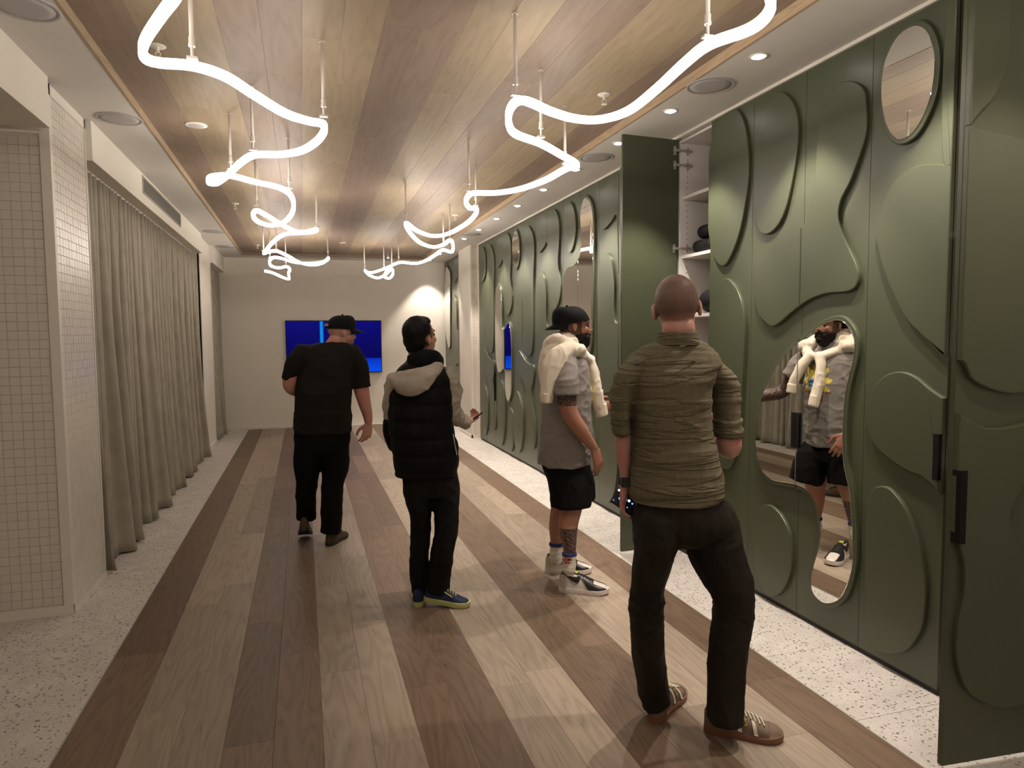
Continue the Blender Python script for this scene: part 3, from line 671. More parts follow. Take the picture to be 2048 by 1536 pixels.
names = ['first', 'second', 'third', 'fourth', 'fifth', 'sixth', 'seventh', 'eighth', 'ninth', 'tenth', 'eleventh', 'twelfth', 'thirteenth', 'fourteenth']
dl_lab = ['recessed downlight over the oval mirror, out of frame', 'recessed downlight nearest the viewer, beside the curve of the right light rope',
          'recessed downlight between the large round speaker and the open cabinet door', 'recessed downlight above the open cabinet door', 'recessed downlight by the corner of the right light rope',
          'largest recessed downlight seen beyond the open door', 'second recessed downlight beyond the open door', 'third recessed downlight beyond the open door', 'fourth recessed downlight beyond the open door',
          'recessed downlight just before the white pier', 'recessed downlight just beyond the white pier', 'last recessed downlight, washing the end wall']
for y, lab in zip(ys, dl_lab): downlight(2.25, y, lab)
downlight(2.25, 1.36, 'recessed downlight nearest the viewer of all, over the open near leaf, out of frame', power=SPOT_POWER*0.4)

def speaker(x, y, lab):
    r = tag(empty('ceiling_speaker', (x, y, Z_S)), lab, 'speaker', 'round ceiling speakers')
    MB().lathe([(0.118, 0.002), (0.120, -0.006), (0.133, -0.006), (0.137, -0.003), (0.137, 0.002)], n=40).obj('rim', M_SPK, r, True)
    MB().lathe([(0.0005, -0.006), (0.08, -0.0055), (0.119, -0.004), (0.119, 0.002)], n=40).obj('grille', M_SPK, r, True)
for x, y, lab in [(2.246, 3.518, 'large round speaker grille in the right soffit nearest the viewer'), (2.262, 5.139, 'round speaker grille in the right soffit beside the open door'), (2.25, 9.35, 'round speaker grille in the right soffit near the pier'),
                  (-1.092, 3.495, 'round speaker grille cut by the top left corner'), (-1.084, 5.046, 'round speaker grille in the left soffit beside the tiled pier'), (-1.083, 9.914, 'third round speaker grille along the left soffit'), (-1.096, 11.468, 'farthest round speaker grille in the left soffit')]:
    speaker(x, y, lab)
def sprinkler(x, y, lab):
    r = tag(empty('sprinkler', (x, y, Z_C)), lab, 'sprinkler', 'white ceiling sprinklers')
    MB().lathe([(0.0005, -0.004), (0.034, -0.006), (0.040, -0.001), (0.040, 0.0005)]).obj('plate', M_TRIMW, r, True)
    MB().cyl((0, 0, -0.004), (0, 0, -0.03), 0.007).obj('nozzle', M_TRIMW, r)
    fr = MB()
    for s in (-1, 1):
        fr.cyl((0.006*s, 0, -0.026), (0.013*s, 0, -0.04), 0.0022, n=8).cyl((0.013*s, 0, -0.04), (0.003*s, 0, -0.056), 0.0022, n=8)
    fr.obj('yoke', M_TRIMW, r)
    MB().lathe([(0.0005, -0.056), (0.018, -0.057), (0.018, -0.059), (0.0005, -0.060)]).obj('deflector', M_TRIMW, r)
for x, y, lab in [(1.786, 3.948, 'white sprinkler inside the big curve of the right light rope'), (-0.653, 3.908, 'white sprinkler beside the bend of the left light rope'), (-0.66, 8.115, 'white sprinkler in the left ceiling stripe farther down the room'),
                  (1.783, 8.222, 'white sprinkler in the right ceiling stripe farther down the room'), (-0.635, 11.572, 'farthest white sprinkler at the left, near the end wall')]:
    sprinkler(x, y, lab)
def detector(x, y, lab, r0):
    r = tag(empty('smoke_detector', (x, y, Z_C)), lab, 'detector', 'flat ceiling discs')
    MB().lathe([(0.0005, -0.010), (r0*0.7, -0.010), (r0*0.75, -0.007)]).obj('cover', M_SPK, r, True)
    MB().lathe([(r0*0.74, -0.009), (r0, -0.006), (r0, 0.0005), (r0*0.6, 0.0005)]).obj('base', M_TRIMW, r, True)
detector(-0.656, 5.231, 'white flat disc on the dark ceiling stripe by the left light rope', 0.072)
detector(0.622, 10.977, 'tiny white disc at the far middle of the ceiling', 0.05)
pd = tag(empty('projector_spot', (*on_z(776, 510, Z_C)[:2], Z_C)), 'small white ceiling spot glowing near the end wall', 'lamp')
MB().cyl((0, 0, 0), (0, 0, -0.05), 0.02).obj('body', M_TRIMW, pd); MB().cyl((0, 0, -0.05), (0, 0, -0.054), 0.017).obj('lens', M_LENS, pd)

# ------------------------------------------------------------------ rope lights
ROPE_Z = 2.655
LEFT = [(345,0),(318,35),(292,75),(285,100),(293,118),(320,126),(383,131),(450,152),(510,190),(570,226),(620,243),(646,247),(647,264),(630,285),(600,302),(560,309),(508,310),(480,326),(455,350),(430,367),(418,364),(420,355),(440,351),(465,352),(510,364),(555,374),(578,386),(587,405),(583,428),(565,446),(540,451),(516,443),(506,430),(513,421),(530,429),(560,447),(590,462),(612,464),(633,458),(626,464),(600,466),(568,469),(545,485),(528,506),(534,505),(552,502),(576,512),(599,525),(623,530),(643,527),(657,516),(648,523),(618,527),(587,524),(564,517),(547,515),(539,522),(543,532),(558,536),(573,533),(580,539),(577,546),(578,558),(566,555),(546,546),(530,542)]
RIGHT = [(1541,-4),(1541,15),(1525,40),(1490,62),(1418,88),(1370,125),(1310,180),(1255,222),(1200,239),(1150,237),(1100,222),(1060,204),(1035,201),(1019,220),(1018,248),(1032,268),(1080,286),(1120,308),(1155,330),(1130,338),(1090,360),(1040,378),(990,386),(948,386),(936,392),(932,404),(940,416),(954,419),(945,436),(925,452),(895,468),(865,472),(835,462),(812,446),(820,465),(840,485),(865,494),(885,490),(900,480),(906,490),(903,504),(885,500),(870,510),(850,522),(830,527),(800,525),(775,535),(750,544),(736,545),(730,541),(740,551),(756,556),(771,549),(783,538),(786,547),(778,557),(769,552),(774,540)]
def rope_at(u, v):
    p = on_z(u, v, ROPE_Z)          # the last loops hang a little lower
    return p if p[1] < 10.6 else on_y(u, v, 10.6+(p[1]-10.6)*0.35)
def rope_light(name, px, pre, rods, lab):
    root = tag(empty(name, (0, 0, Z_C)), lab, 'light', 'glowing rope lights')
    root.location = (0, 0, 0)
    ctrl = [np.array(p) for p in pre] + [rope_at(u, v) for u, v in px]
    C = spline(ctrl, 8)
    # even spacing
    d = np.r_[0, np.cumsum(np.linalg.norm(np.diff(C, axis=0), axis=1))]
    n = int(d[-1]/0.022); s = np.linspace(0, d[-1], n)
    C = np.stack([np.interp(s, d, C[:, k]) for k in range(3)], 1)
    for _ in range(1): C[1:-1] = 0.25*C[:-2]+0.5*C[1:-1]+0.25*C[2:]
    T = np.gradient(C, axis=0); T /= np.maximum(np.linalg.norm(T, axis=1, keepdims=True), 1e-9)
    up = np.array([0, 0, 1.0]); side_ = np.cross(T, up); side_ /= np.maximum(np.linalg.norm(side_, axis=1, keepdims=True), 1e-9)
    w, h = 0.0155, 0.0195
    prof = [(-w, 0.010), (-w, -0.015), (-w*0.8, -0.0185), (w*0.8, -0.0185), (w, -0.015), (w, 0.010), (w*0.75, h*0.85), (0, h), (-w*0.75, h*0.85)]
    prof2 = [(-w*0.62, -0.016), (-w*0.62, -h), (w*0.62, -h), (w*0.62, -0.016)]
    r1 = [[C[i]+side_[i]*a+up*b for a, b in prof[::-1]] for i in range(n)]
    r2 = [[C[i]+side_[i]*a+up*b for a, b in prof2[::-1]] for i in range(n)]
    MB().loft(r1).obj('diffuser', M_ROPE, root, True)
    MB().loft(r2).obj('channel', M_CHAN, root)
    for u, v in rods:
        p = rope_at(u, v+1); z0 = p[2]+0.016
        rod = MB().cyl((p[0], p[1], z0+0.075), (p[0], p[1], Z_C), 0.0085, n=12).obj('suspension_rod', M_ROD, root, True)
        MB().cyl((p[0], p[1], z0), (p[0], p[1], z0+0.05), 0.006, n=12).cyl((p[0], p[1], z0+0.045), (p[0], p[1], z0+0.055), 0.013, n=14).cyl((p[0], p[1], z0+0.055), (p[0], p[1], z0+0.08), 0.0115, n=14).obj('collar', M_ROD, rod)
        MB().cyl((p[0]-0.0, p[1], Z_C-0.004), (p[0], p[1], Z_C), 0.014, n=14).obj('ceiling_cap', M_ROD, rod)
        MB().box(p[0]-0.02, p[0]+0.02, p[1]-0.012, p[1]+0.012, z0-0.004, z0+0.005).obj('clip', M_ROD, rod)
rope_light('rope_light', LEFT, [(0.6, -2.5, ROPE_Z), (-0.5, -2.1, ROPE_Z), (-0.45, -1.4, ROPE_Z), (0.3, -0.9, ROPE_Z), (0.45, -0.2, ROPE_Z), (-0.35, 0.3, ROPE_Z), (-0.4, 1.0, ROPE_Z), (0.3, 1.5, ROPE_Z), (0.25, 2.0, ROPE_Z), tuple(on_z(440, -110, ROPE_Z))], [(385,124),(506,304),(648,238),(462,343),(579,380),(513,414),(634,456),(656,514),(527,503),(553,500),(540,516),(572,532)], 'glowing white rope light looping along the left of the ceiling')  # first points: unseen run over and behind the viewer, added to light the near end
rope_light('rope_light', RIGHT, [(1.0, -2.6, ROPE_Z), (1.9, -2.2, ROPE_Z), (1.7, -1.4, ROPE_Z), (0.9, -1.0, ROPE_Z), (1.0, -0.3, ROPE_Z), (1.8, 0.2, ROPE_Z), (1.85, 0.9, ROPE_Z), (1.2, 1.3, ROPE_Z), (1.1, 1.7, ROPE_Z), tuple(on_z(1440, -150, ROPE_Z)), tuple(on_z(1525, -50, ROPE_Z))], [(1415,82),(1031,196),(1082,279),(1130,332),(938,384),(952,414),(812,444),(900,479),(887,490),(729,541),(797,524),(768,538),(784,538)], 'glowing white rope light looping along the right of the ceiling')  # here too the run behind the viewer is unseen, added for its light
#__PART3__
# ------------------------------------------------------------------ figures: toolkit
def unit(v): v = np.asarray(v, float); return v/max(np.linalg.norm(v), 1e-9)
class Fig:
    """sculpts one person; P turns a photo position at the person's distance into a point of the room"""
    def __init__(s, y0): s.y0 = y0
    def P(s, u, v, d=0.0): return on_y(u, v, s.y0+d)
    def limb(s, pts, grow=1.0, sub=5, seg=22, sq=2.0, flat0=False, flat1=False, add=0.0, level=False):
        """pts: (u, v, d, half width px, half depth m or None); rings across the path"""
        A = []
        for p in pts:
            u, v, d, rw = p[:4]; c = s.P(u, v, d); w = rw*px_size(c)*grow+add
            rd = (p[4]*grow+add) if len(p) > 4 and p[4] is not None else w
            A.append((*c, w, rd))
        return tube(A, sub, seg, sq, flat0, flat1, None, level)
def tube(A, sub=5, seg=22, sq=2.0, flat0=False, flat1=False, ref=None, level=False):
    A = np.array(A, float); S = spline(A, sub) if len(A) > 2 else np.array([A[0]+(A[1]-A[0])*k/sub for k in range(sub+1)])
    C = S[:, :3]; T = np.gradient(C, axis=0); T /= np.maximum(np.linalg.norm(T, axis=1, keepdims=True), 1e-9)
    if level: T[:] = (0, 0, -1)
    view = CM[2] if ref is None else np.asarray(ref, float); rings = []
    def ring(c, t, w, d):
        a = np.cross(t, view)
        if np.linalg.norm(a) < 0.15: a = np.cross(t, np.array([0, 0, 1.0]))
        a = unit(a); b = np.cross(a, t); out = []
        for j in range(seg):
            q = 2*math.pi*j/seg; co, si = math.cos(q), math.sin(q)
            out.append(c + a*w*math.copysign(abs(co)**(2/sq), co) + b*d*math.copysign(abs(si)**(2/sq), si))
        return out
    n = len(C)
    if not flat0:
        for k in (0.0, 0.45, 0.8): e = math.sqrt(1-(1-k)**2); m = min(S[0, 3], S[0, 4]); rings.append(ring(C[0]-T[0]*m*(1-k), T[0], max(S[0, 3]*e, 1e-3), max(S[0, 4]*e, 1e-3)))
    for i in range(n): rings.append(ring(C[i], T[i], max(S[i, 3], 1e-3), max(S[i, 4], 1e-3)))
    if not flat1:
        for k in (0.8, 0.45, 0.0): e = math.sqrt(1-(1-k)**2); m = min(S[-1, 3], S[-1, 4]); rings.append(ring(C[-1]+T[-1]*m*(1-k), T[-1], max(S[-1, 3]*e, 1e-3), max(S[-1, 4]*e, 1e-3)))
    mb = MB(); mb.loft(rings); return mb
def ball(c, r, ax=None): return MB().ball(c, r, ax)
def fuse(name, parts, vox, mat, parent, smooth=4, disp=None, attrs=None, keep=None):
    """melts the shapes into one continuous skin"""
    mb = MB()
    for p in parts: mb.add(p.v, p.f)
    me = mb.mesh(name+'_raw')
    bm = bmesh.new(); bm.from_mesh(me); bmesh.ops.recalc_face_normals(bm, faces=bm.faces); bm.to_mesh(me); bm.free()
    t = bpy.data.objects.new('tmp', me); COL.objects.link(t)
    r = t.modifiers.new('r', 'REMESH'); r.mode = 'VOXEL'; r.voxel_size = vox; r.use_smooth_shade = True
    if smooth:
        q = t.modifiers.new('s', 'SMOOTH'); q.factor = 0.5; q.iterations = smooth
    dg = bpy.context.evaluated_depsgraph_get(); dg.update()
    out = bpy.data.meshes.new_from_object(t.evaluated_get(dg)); out.name = name
    bpy.data.objects.remove(t); bpy.data.meshes.remove(me)
    n = len(out.vertices); co = np.empty(n*3); out.vertices.foreach_get('co', co); co = co.reshape(-1, 3)
    no = np.empty(n*3); out.vertices.foreach_get('normal', no); no = no.reshape(-1, 3)
    if disp is not None:
        co = co+no*disp(co, no)[:, None]; out.vertices.foreach_set('co', co.ravel()); out.update()
    if attrs:
        for k, fn in attrs.items():
            val = fn(co, no); a = out.attributes.new(k, 'FLOAT' if val.ndim == 1 else 'FLOAT_COLOR', 'POINT')
            if val.ndim == 1: a.data.foreach_set('value', val.astype(np.float32))
            else: a.data.foreach_set('color', val.astype(np.float32).ravel())
    out.materials.clear(); out.materials.append(mat)
    o = bpy.data.objects.new(name, out); COL.objects.link(o); o.parent = parent
    out.polygons.foreach_set('use_smooth', [True]*len(out.polygons))
    return o
def creases(ax, ay, az, amp, sharp=2.0, seed=0.0, noise_amp=0.0):
    """ridged folds, stretched by the three scales"""
    def fn(co, no):
        out = np.zeros(len(co))
        for i, (x, y, z) in enumerate(co):
            n1 = mnoise.noise((x*ax+seed, y*ay, z*az)); n2 = mnoise.noise((x*ax*2.1+9+seed, y*ay*2.1, z*az*2.3))
            out[i] = amp*((1-min(1, abs(n1)*2.2))**sharp - 0.3 + 0.5*((1-min(1, abs(n2)*2.2))**sharp-0.3)) + noise_amp*mnoise.noise((x*9, y*9, z*7+seed))
        return out
    return fn

def head_parts(c, f, up, s=1.0):
    f = unit(f); r = unit(np.cross(f, up)); up = np.cross(r, f); A = np.array([r, f, up])
    W = lambda x, y, z: np.asarray(c)+s*(r*x+f*y+up*z)
    E = lambda x, y, z, a, b, d: ball(W(x, y, z), np.array([a, b, d])*s, A)
    L = [E(0, -0.012, 0.035, 0.075, 0.098, 0.092), E(0, 0.022, -0.022, 0.061, 0.074, 0.088), E(0, 0.052, -0.084, 0.040, 0.042, 0.034), E(0, 0.012, -0.062, 0.056, 0.060, 0.050),
         E(0, 0.078, 0.034, 0.050, 0.020, 0.015), E(0.036, 0.062, -0.016, 0.026, 0.022, 0.024), E(-0.036, 0.062, -0.016, 0.026, 0.022, 0.024),
         E(0, 0.080, -0.050, 0.032, 0.020, 0.020), E(0, 0.092, -0.053, 0.026, 0.013, 0.008), E(0, 0.090, -0.066, 0.023, 0.013, 0.009), E(0, 0.088, -0.092, 0.018, 0.014, 0.016)]
    L.append(tube([(*W(0, 0.086, 0.026), 0.008*s, 0.008*s), (*W(0, 0.101, 0.002), 0.009*s, 0.009*s), (*W(0, 0.110, -0.018), 0.0105*s, 0.0105*s)], ref=r))
    for q in (-1, 1):
        L.append(E(q*0.010, 0.098, -0.023, 0.008, 0.011, 0.008))
        ea = unit(r*q*0.95-f*0.35); ef = unit(np.cross(up, ea)); Ae = np.array([ea, ef, up])
        b1 = W(q*0.079, -0.012, 0.0); L.append(ball(b1, np.array([0.0065, 0.017, 0.026])*s, Ae)); L.append(ball(b1-up*0.020*s-r*q*0.003*s, np.array([0.0065, 0.009, 0.009])*s, Ae)); L.append(ball(b1+up*0.012*s-ef*0.006*s, np.array([0.006, 0.018, 0.018])*s, Ae))
    return L, W, A
def add_eyes(W, parent, s):
    m = bpy.data.materials.get('eye_dark') or paint('eye_dark', (0.05, 0.035, 0.03), 0.2, 0.05, bmp=0)
    for q in (-1, 1):
        MB().ball(W(q*0.031, 0.076, 0.010), 0.0125*s, nu=14, nv=8).obj('eye', m, parent, True)
def hand_parts(w, d, nrm, thumb, size=1.0, curl=0.5, spread=0.12, thumb_out=0.7):
    """palm, four unequal bent fingers and a thumb; nrm points out of the palm"""
    d = unit(d); nrm = unit(np.asarray(nrm)-d*np.dot(nrm, d)); th = unit(np.cross(d, nrm))
    if np.dot(th, thumb) < 0: th = -th
    k = size; L = []; w = np.asarray(w, float)
    L.append(tube([(*(w-d*0.02*k), 0.024*k, 0.017*k), (*(w+d*0.015*k), 0.030*k, 0.018*k), (*(w+d*0.05*k), 0.039*k, 0.016*k), (*(w+d*0.088*k), 0.040*k, 0.013*k)], ref=nrm))
    for i, (off, ln) in enumerate([(0.030, 0.072), (0.010, 0.082), (-0.010, 0.076), (-0.029, 0.060)]):
        b = w+d*(0.085-0.004*abs(i-1))*k+th*off*k; dirn = unit(d+th*spread*(1.2-0.8*i)); p = b-dirn*0.012*k; pts = [p]; a = curl*(0.8+0.1*i)
        q = b
        for j, fr in enumerate((0.46, 0.30, 0.24)):
            ang = a*(0.6+0.75*j); v = dirn*math.cos(ang)+nrm*math.sin(ang); q = q+v*ln*fr*k; pts.append(q)
        rr = [0.0098, 0.0092, 0.0082, 0.0070]
        L.append(tube([(*x, r*k, r*k) for x, r in zip([pts[0]]+pts[1:], rr)], 4, 12, ref=nrm if abs(np.dot(unit(pts[-1]-pts[0]), nrm)) < 0.95 else th))
    b = w+d*0.022*k+th*0.024*k; t1 = b+unit(d*0.6+th*thumb_out+nrm*0.35)*0.042*k; t2 = t1+unit(d*0.9+th*thumb_out*0.35+nrm*0.35)*0.032*k; t3 = t2+unit(d+nrm*0.35)*0.022*k
    L.append(tube([(*b, 0.015*k, 0.013*k), (*t1, 0.0115*k, 0.0105*k), (*t2, 0.0100*k, 0.0095*k), (*t3, 0.0085*k, 0.008*k)], 4, 12, ref=nrm))
    return L

def cap_obj(c, f, up, s, mat, parent, backwards=False, snap=False):
    """baseball cap: panelled crown, curved brim, button"""
    f = unit(f); r = unit(np.cross(f, up)); up = np.cross(r, f)
    W = lambda x, y, z: np.asarray(c)+s*(r*x+f*y+up*z)
    rings = []; n = 36; b = -1 if backwards else 1
    for k in range(11):
        ph = k/10*math.pi/2; rr = math.cos(ph)**0.72 if k < 10 else 0.02; h = math.sin(ph)
        ring = []
        for j in range(n):
            a = 2*math.pi*j/n; x = 0.088*rr*math.cos(a); y = -0.010+0.110*rr*math.sin(a)
            front = max(0, b*math.sin(a)); z = 0.030+0.100*h+0.016*front*math.sin(2*ph)-(1-rr)*0.0
            tilt = 0.020*(b*math.sin(a)) if k < 3 else 0.020*(b*math.sin(a))*rr
            seam = 1-0.010*(abs(math.cos(3*a)) < 0.10)
            ring.append(W(x*seam, y*seam, z-0.004+tilt*0.6))
        rings.append(ring)
    inner = [[W(*(0.965*np.array([0.088*math.cos(2*math.pi*j/n), 0.110*math.sin(2*math.pi*j/n), 0]))+np.array([0, -0.010, 0.026+0.020*b*math.sin(2*math.pi*j/n)*0.6])) for j in range(n)]]
    mb = MB().loft(inner+rings); crown = mb.obj('cap_crown', mat, parent); auto_smooth(crown, 60)
    br = MB(); top = []; m = 17; rows = 6
    for i in range(rows+1):
        t = i/rows; row = []
        for j in range(m):
            q = (j/(m-1)-0.5)*2; a = math.radians(72)*q
            x0, y0_ = 0.084*math.sin(a), -0.010+b*0.104*math.cos(a)
            ext = (0.058 if backwards else 0.075)*math.cos(math.radians(80)*q)**0.8*t
            row.append((x0*(1+0.02*t), y0_+b*ext, 0.036+0.012*math.cos(a)-0.016*t-0.020*q*q*t))
        top.append(row)
    v = [W(*p) for row in top for p in row]+[W(p[0], p[1], p[2]-0.004) for row in top for p in row]; K = (rows+1)*m; fc = []
    for i in range(rows):
        for j in range(m-1):
            a = i*m+j; fc += [(a, a+1, a+m+1, a+m), (K+a, K+a+m, K+a+m+1, K+a+1)]
    bd = [j for j in range(m)]+[i*m+m-1 for i in range(1, rows+1)]+[rows*m+j for j in range(m-2, -1, -1)]+[i*m for i in range(rows-1, 0, -1)]
    for a, q in zip(bd, bd[1:]+bd[:1]): fc.append((a, K+a, K+q, q))
    br.add(v, fc); brim = br.obj('cap_brim', mat, crown, True)
    MB().ball(W(0, -0.010, 0.128), 0.008*s, nu=10, nv=6).obj('cap_button', mat, crown, True)
    if snap:
        MB().add([W(0.03*x, -0.010-b*(0.112+0.002), 0.030+z) for x, z in ((-1, 0), (1, 0), (0.8, 0.018), (-0.8, 0.018))]+[W(0.03*x, -0.010-b*0.108, 0.030+z) for x, z in ((-1, 0), (1, 0), (0.8, 0.018), (-0.8, 0.018))],
                 [(0, 1, 2, 3), (7, 6, 5, 4), (0, 4, 5, 1), (1, 5, 6, 2), (2, 6, 7, 3), (3, 7, 4, 0)]).obj('cap_strap', paint('cap_strap', (0.30, 0.24, 0.17), 0.7), crown)
    return crown

class Shoe:
    """low trainer along local +x from heel to toe; the upper is a surface S(s, a) so trims can follow it"""
    def __init__(s, heel, toe, width=0.095, lift=0.0, heel_up=0.0, hgt=0.10):
        h = np.asarray(heel, float).copy(); t = np.asarray(toe, float).copy(); h[2] = lift+heel_up; t[2] = lift
        s.o = h; s.L = np.linalg.norm(t-h); s.f = unit(t-h); s.r = unit(np.cross(s.f, [0, 0, 1])); s.u = np.cross(s.r, s.f); s.w = width; s.h = hgt
    def W(s, x, y, z): return s.o+s.f*x*s.L+s.r*y+s.u*z
    def half(s, x): return s.w*0.5*np.interp(x, [0, .012, .03, .06, .10, .16, .26, .38, .5, .62, .72, .80, .87, .92, .955, .98, .992, 1.0], [.14, .30, .43, .55, .635, .69, .72, .74, .80, .92, .99, .99, .92, .80, .65, .46, .32, .15])
    def top(s, x): return np.interp(x, [0, .05, .15, .30, .42, .55, .68, .80, .92, 1.0], [.70, .95, 1.0, .96, .90, .78, .62, .50, .42, .28])*s.h
    def S(s, x, a, off=0.0):
        """a from 0 (right, low) over 0.5 (top) to 1 (left, low)"""
        hw = s.half(x)*0.97+off; z0 = 0.020; tp = s.top(x)+off; q = math.pi*a
        co, si = math.cos(q), math.sin(q)
        fl = 0.80
        return s.W(x, hw*math.copysign(abs(co)**fl, co), z0+(tp-z0)*max(0, si)**0.75)
    def build(s, parent, m_up, m_sole, sole_h=0.026, name='shoe'):
        xs = [0.0, .012, .03, .06, .10, .16, .22, .30, .38, .46, .54, .62, .68, .74, .80, .85, .89, .92, .95, .97, .985, 1.0]; mb = MB(); n = 20
        mb.loft([[s.S(x, j/(n-1)) for j in range(n)] for x in xs]); up = mb.obj(name, m_up, parent); auto_smooth(up, 60)
        out = []; m = 44
        for j in range(m):
            q = 2*math.pi*j/m; x = 0.5-0.5*math.cos(q); x = min(max(x, 0), 1); out.append((x, (1 if q < math.pi else -1)*s.half(x)*1.06+(0.0)))
        rings = []
        for z, k in ((0.0, 0.97), (0.004, 1.0), (sole_h*0.8, 1.03), (sole_h, 1.0)):
            rings.append([s.W(0.5+(x-0.5)*(1.015), y*k, z+0.012*max(0, x-0.8)/0.2*(1 if z < 0.01 else 0.6)) for x, y in out])
        auto_smooth(MB().loft(rings).obj('sole', m_sole, up), 50); s.up = up; return up
    def patch(s, name, mat, lo, hi, x0, x1, nx=14, ny=6, off=0.005):
        """strip between the curves lo(x) and hi(x) in the angle a"""
        v = []; f = []
        for i in range(nx+1):
            x = x0+(x1-x0)*i/nx
            for j in range(ny+1): v.append(s.S(x, lo(x)+(hi(x)-lo(x))*j/ny, off))
        for i in range(nx):
            for j in range(ny):
                a = i*(ny+1)+j; f.append((a, a+1, a+ny+2, a+ny+1))
        K = len(v)
        for i in range(nx+1):
            x = x0+(x1-x0)*i/nx
            for j in range(ny+1): v.append(s.S(x, lo(x)+(hi(x)-lo(x))*j/ny, -0.002))
        bd = [j for j in range(ny+1)]+[i*(ny+1)+ny for i in range(1, nx+1)]+[nx*(ny+1)+j for j in range(ny-1, -1, -1)]+[i*(ny+1) for i in range(nx-1, 0, -1)]
        for a, b in zip(bd, bd[1:]+bd[:1]): f.append((a, b, K+b, K+a))
        return link(name, mesh(name, v, f), mat, s.up, smooth=True)
    def laces(s, mat, x0=.42, x1=.66, n=5):
        for i in range(n):
            x = x0+(x1-x0)*i/(n-1); mb = MB(); P = [s.S(x+0.02*math.cos(math.pi*k/8), 0.36+0.28*k/8, 0.004) for k in range(9)]
            for a, b in zip(P[:-1], P[1:]): mb.cyl(a, b, 0.0032, n=7)
            mb.obj('lace', mat, s.up, True)

def jrn(seed, amp): return lambda co, no: np.array([amp*mnoise.noise((x*11+seed, y*11, z*8)) for x, y, z in co])
def region(test): return lambda co, no: np.clip(np.array([test(c, n) for c, n in zip(co, no)], float), 0, 1)
zeros = lambda co, no: np.zeros(len(co))

# ================================================================== person in the black t-shirt
fig = Fig(5.45)
root = tag(empty('person', (*fig.P(640, 1090)[:2], 0)), 'person walking away in black t-shirt, black trousers and black baseball cap', 'person')
root.location = (0, 0, 0)
M_SK1 = skin('ruddy_skin', (0.46, 0.26, 0.205))
M_TEE = fabric('black_cotton', (0.013, 0.0115, 0.010), 0.85, 300, 0.2)
M_TRS = fabric('black_denim', (0.004, 0.004, 0.0042), 0.85, 400, 0.2)
M_CAP = fabric('black_cap_twill', (0.0055, 0.0055, 0.0055), 0.75, 500, 0.2)
hc = fig.P(683, 666); hf = np.array([0.93, 0.36, -0.16]); hu = np.array([0.16, 0.06, 1.0])
hp, HW, HA = head_parts(hc, hf, hu, 1.04)
torso = [(664, 685, 0, 25, .075), (657, 693, 0, 47, .095), (654, 706, 0, 58, .115), (651, 732, 0, 57, .132), (648, 770, 0, 56, .142), (646, 810, 0, 56, .148), (646, 845, 0, 57, .152), (646, 866, 0, 57, .152)]
legL = [(618, 895, 0, 29, .12), (616, 925, .0, 28, .115), (614, 955, .01, 22, .09), (612, 990, .03, 20, .08), (612, 1018, .07, 19.5, .075), (612, 1037, .09, 20, .075)]
legR = [(669, 895, 0, 28, .12), (670, 930, -.02, 27, .115), (666, 965, -.04, 22, .09), (664, 1000, -.06, 21.5, .085), (663, 1035, -.08, 21, .08), (661, 1066, -.09, 20, .08)]
pelv = [(646, 855, 0, 54, .14), (645, 880, 0, 56, .15), (644, 905, 0, 52, .14)]
armR = [(706, 712, 0, 17), (717, 745, 0, 16), (722, 775, 0, 15.5), (729, 806, .0, 12.5), (734, 825, .02, 10.5), (737, 843, .03, 8)]
armL = [(600, 712, 0, 17), (584, 745, 0, 16), (579, 770, .02, 13), (590, 782, .10, 11), (612, 786, .22, 9), (625, 784, .28, 8)]
B = hp+[tube([(*fig.P(662, 698), .062, .06), (*(HW(0, -0.03, -0.06)), .060, .062)], 4)]
B += [fig.limb(torso, .86, flat0=True, flat1=True, level=True), fig.limb(pelv, .86, flat1=True, level=True), fig.limb(legL[:-1], .66), fig.limb(legR[:-1], .66), fig.limb(armR), fig.limb(armL)]
B += hand_parts(fig.P(737, 845, .03), fig.P(733, 880, .05)-fig.P(737, 845, .03), np.array([-0.45, .85, .1]), np.array([-1, 0, 0]), 1.12, 0.55, 0.16)
B += hand_parts(fig.P(625, 784, .28), np.array([.8, .3, 0]), np.array([0, 0, -1]), np.array([0, 1, 0]), 0.95, .6)
beard1 = region(lambda c, n: 0.45*(1 if (np.dot(c-hc, unit(hf)) > 0.02 and np.dot(c-hc, HA[2]) < -0.045 and np.dot(c-hc, HA[2]) > -0.13) else 0))
fuse('body', B, 0.0052, M_SK1, root, 3, None, {'stubble': beard1, 'ink': zeros})
add_eyes(HW, root, 1.04)
cap_obj(hc, hf, hu, 1.06, M_CAP, root, snap=True)
slL = [(606, 705, 0, 19, .085), (592, 728, 0, 21, .085), (582, 748, .01, 17, .075), (577, 760, .02, 14.5, .07)]
slR = [(702, 706, 0, 19, .085), (716, 730, 0, 20, .085), (720, 755, 0, 19.5, .08), (722, 775, 0, 19.5, .075)]
fuse('t_shirt', [fig.limb(torso, 1.0, flat0=True, flat1=True, sq=2.3, level=True), fig.limb(slL, flat1=True), fig.limb(slR, flat1=True)], 0.008, M_TEE, root, 4, creases(3, 3, 6, 0.007, 2.0, 3.0, .004))
fuse('trousers', [fig.limb(pelv, 1.0, flat0=True, flat1=True, level=True), fig.limb(legL, flat1=True), fig.limb(legR, flat1=True)], 0.008, M_TRS, root, 4, creases(7, 7, 4, 0.006, 2.0, 1.0, .003))
M_BSOLE = paint('black_rubber', (0.015, 0.014, 0.013), 0.6, 0.1); M_BROWN = fabric('brown_suede', (0.085, 0.055, 0.032), 0.8, 200, 0.25)
sh = Shoe(on_z(656, 1093, 0), on_z(683, 1075, 0), 0.105, hgt=0.11); sh.L = 0.29; sh.build(root, M_BROWN, M_BSOLE); sh.laces(M_BLACK)
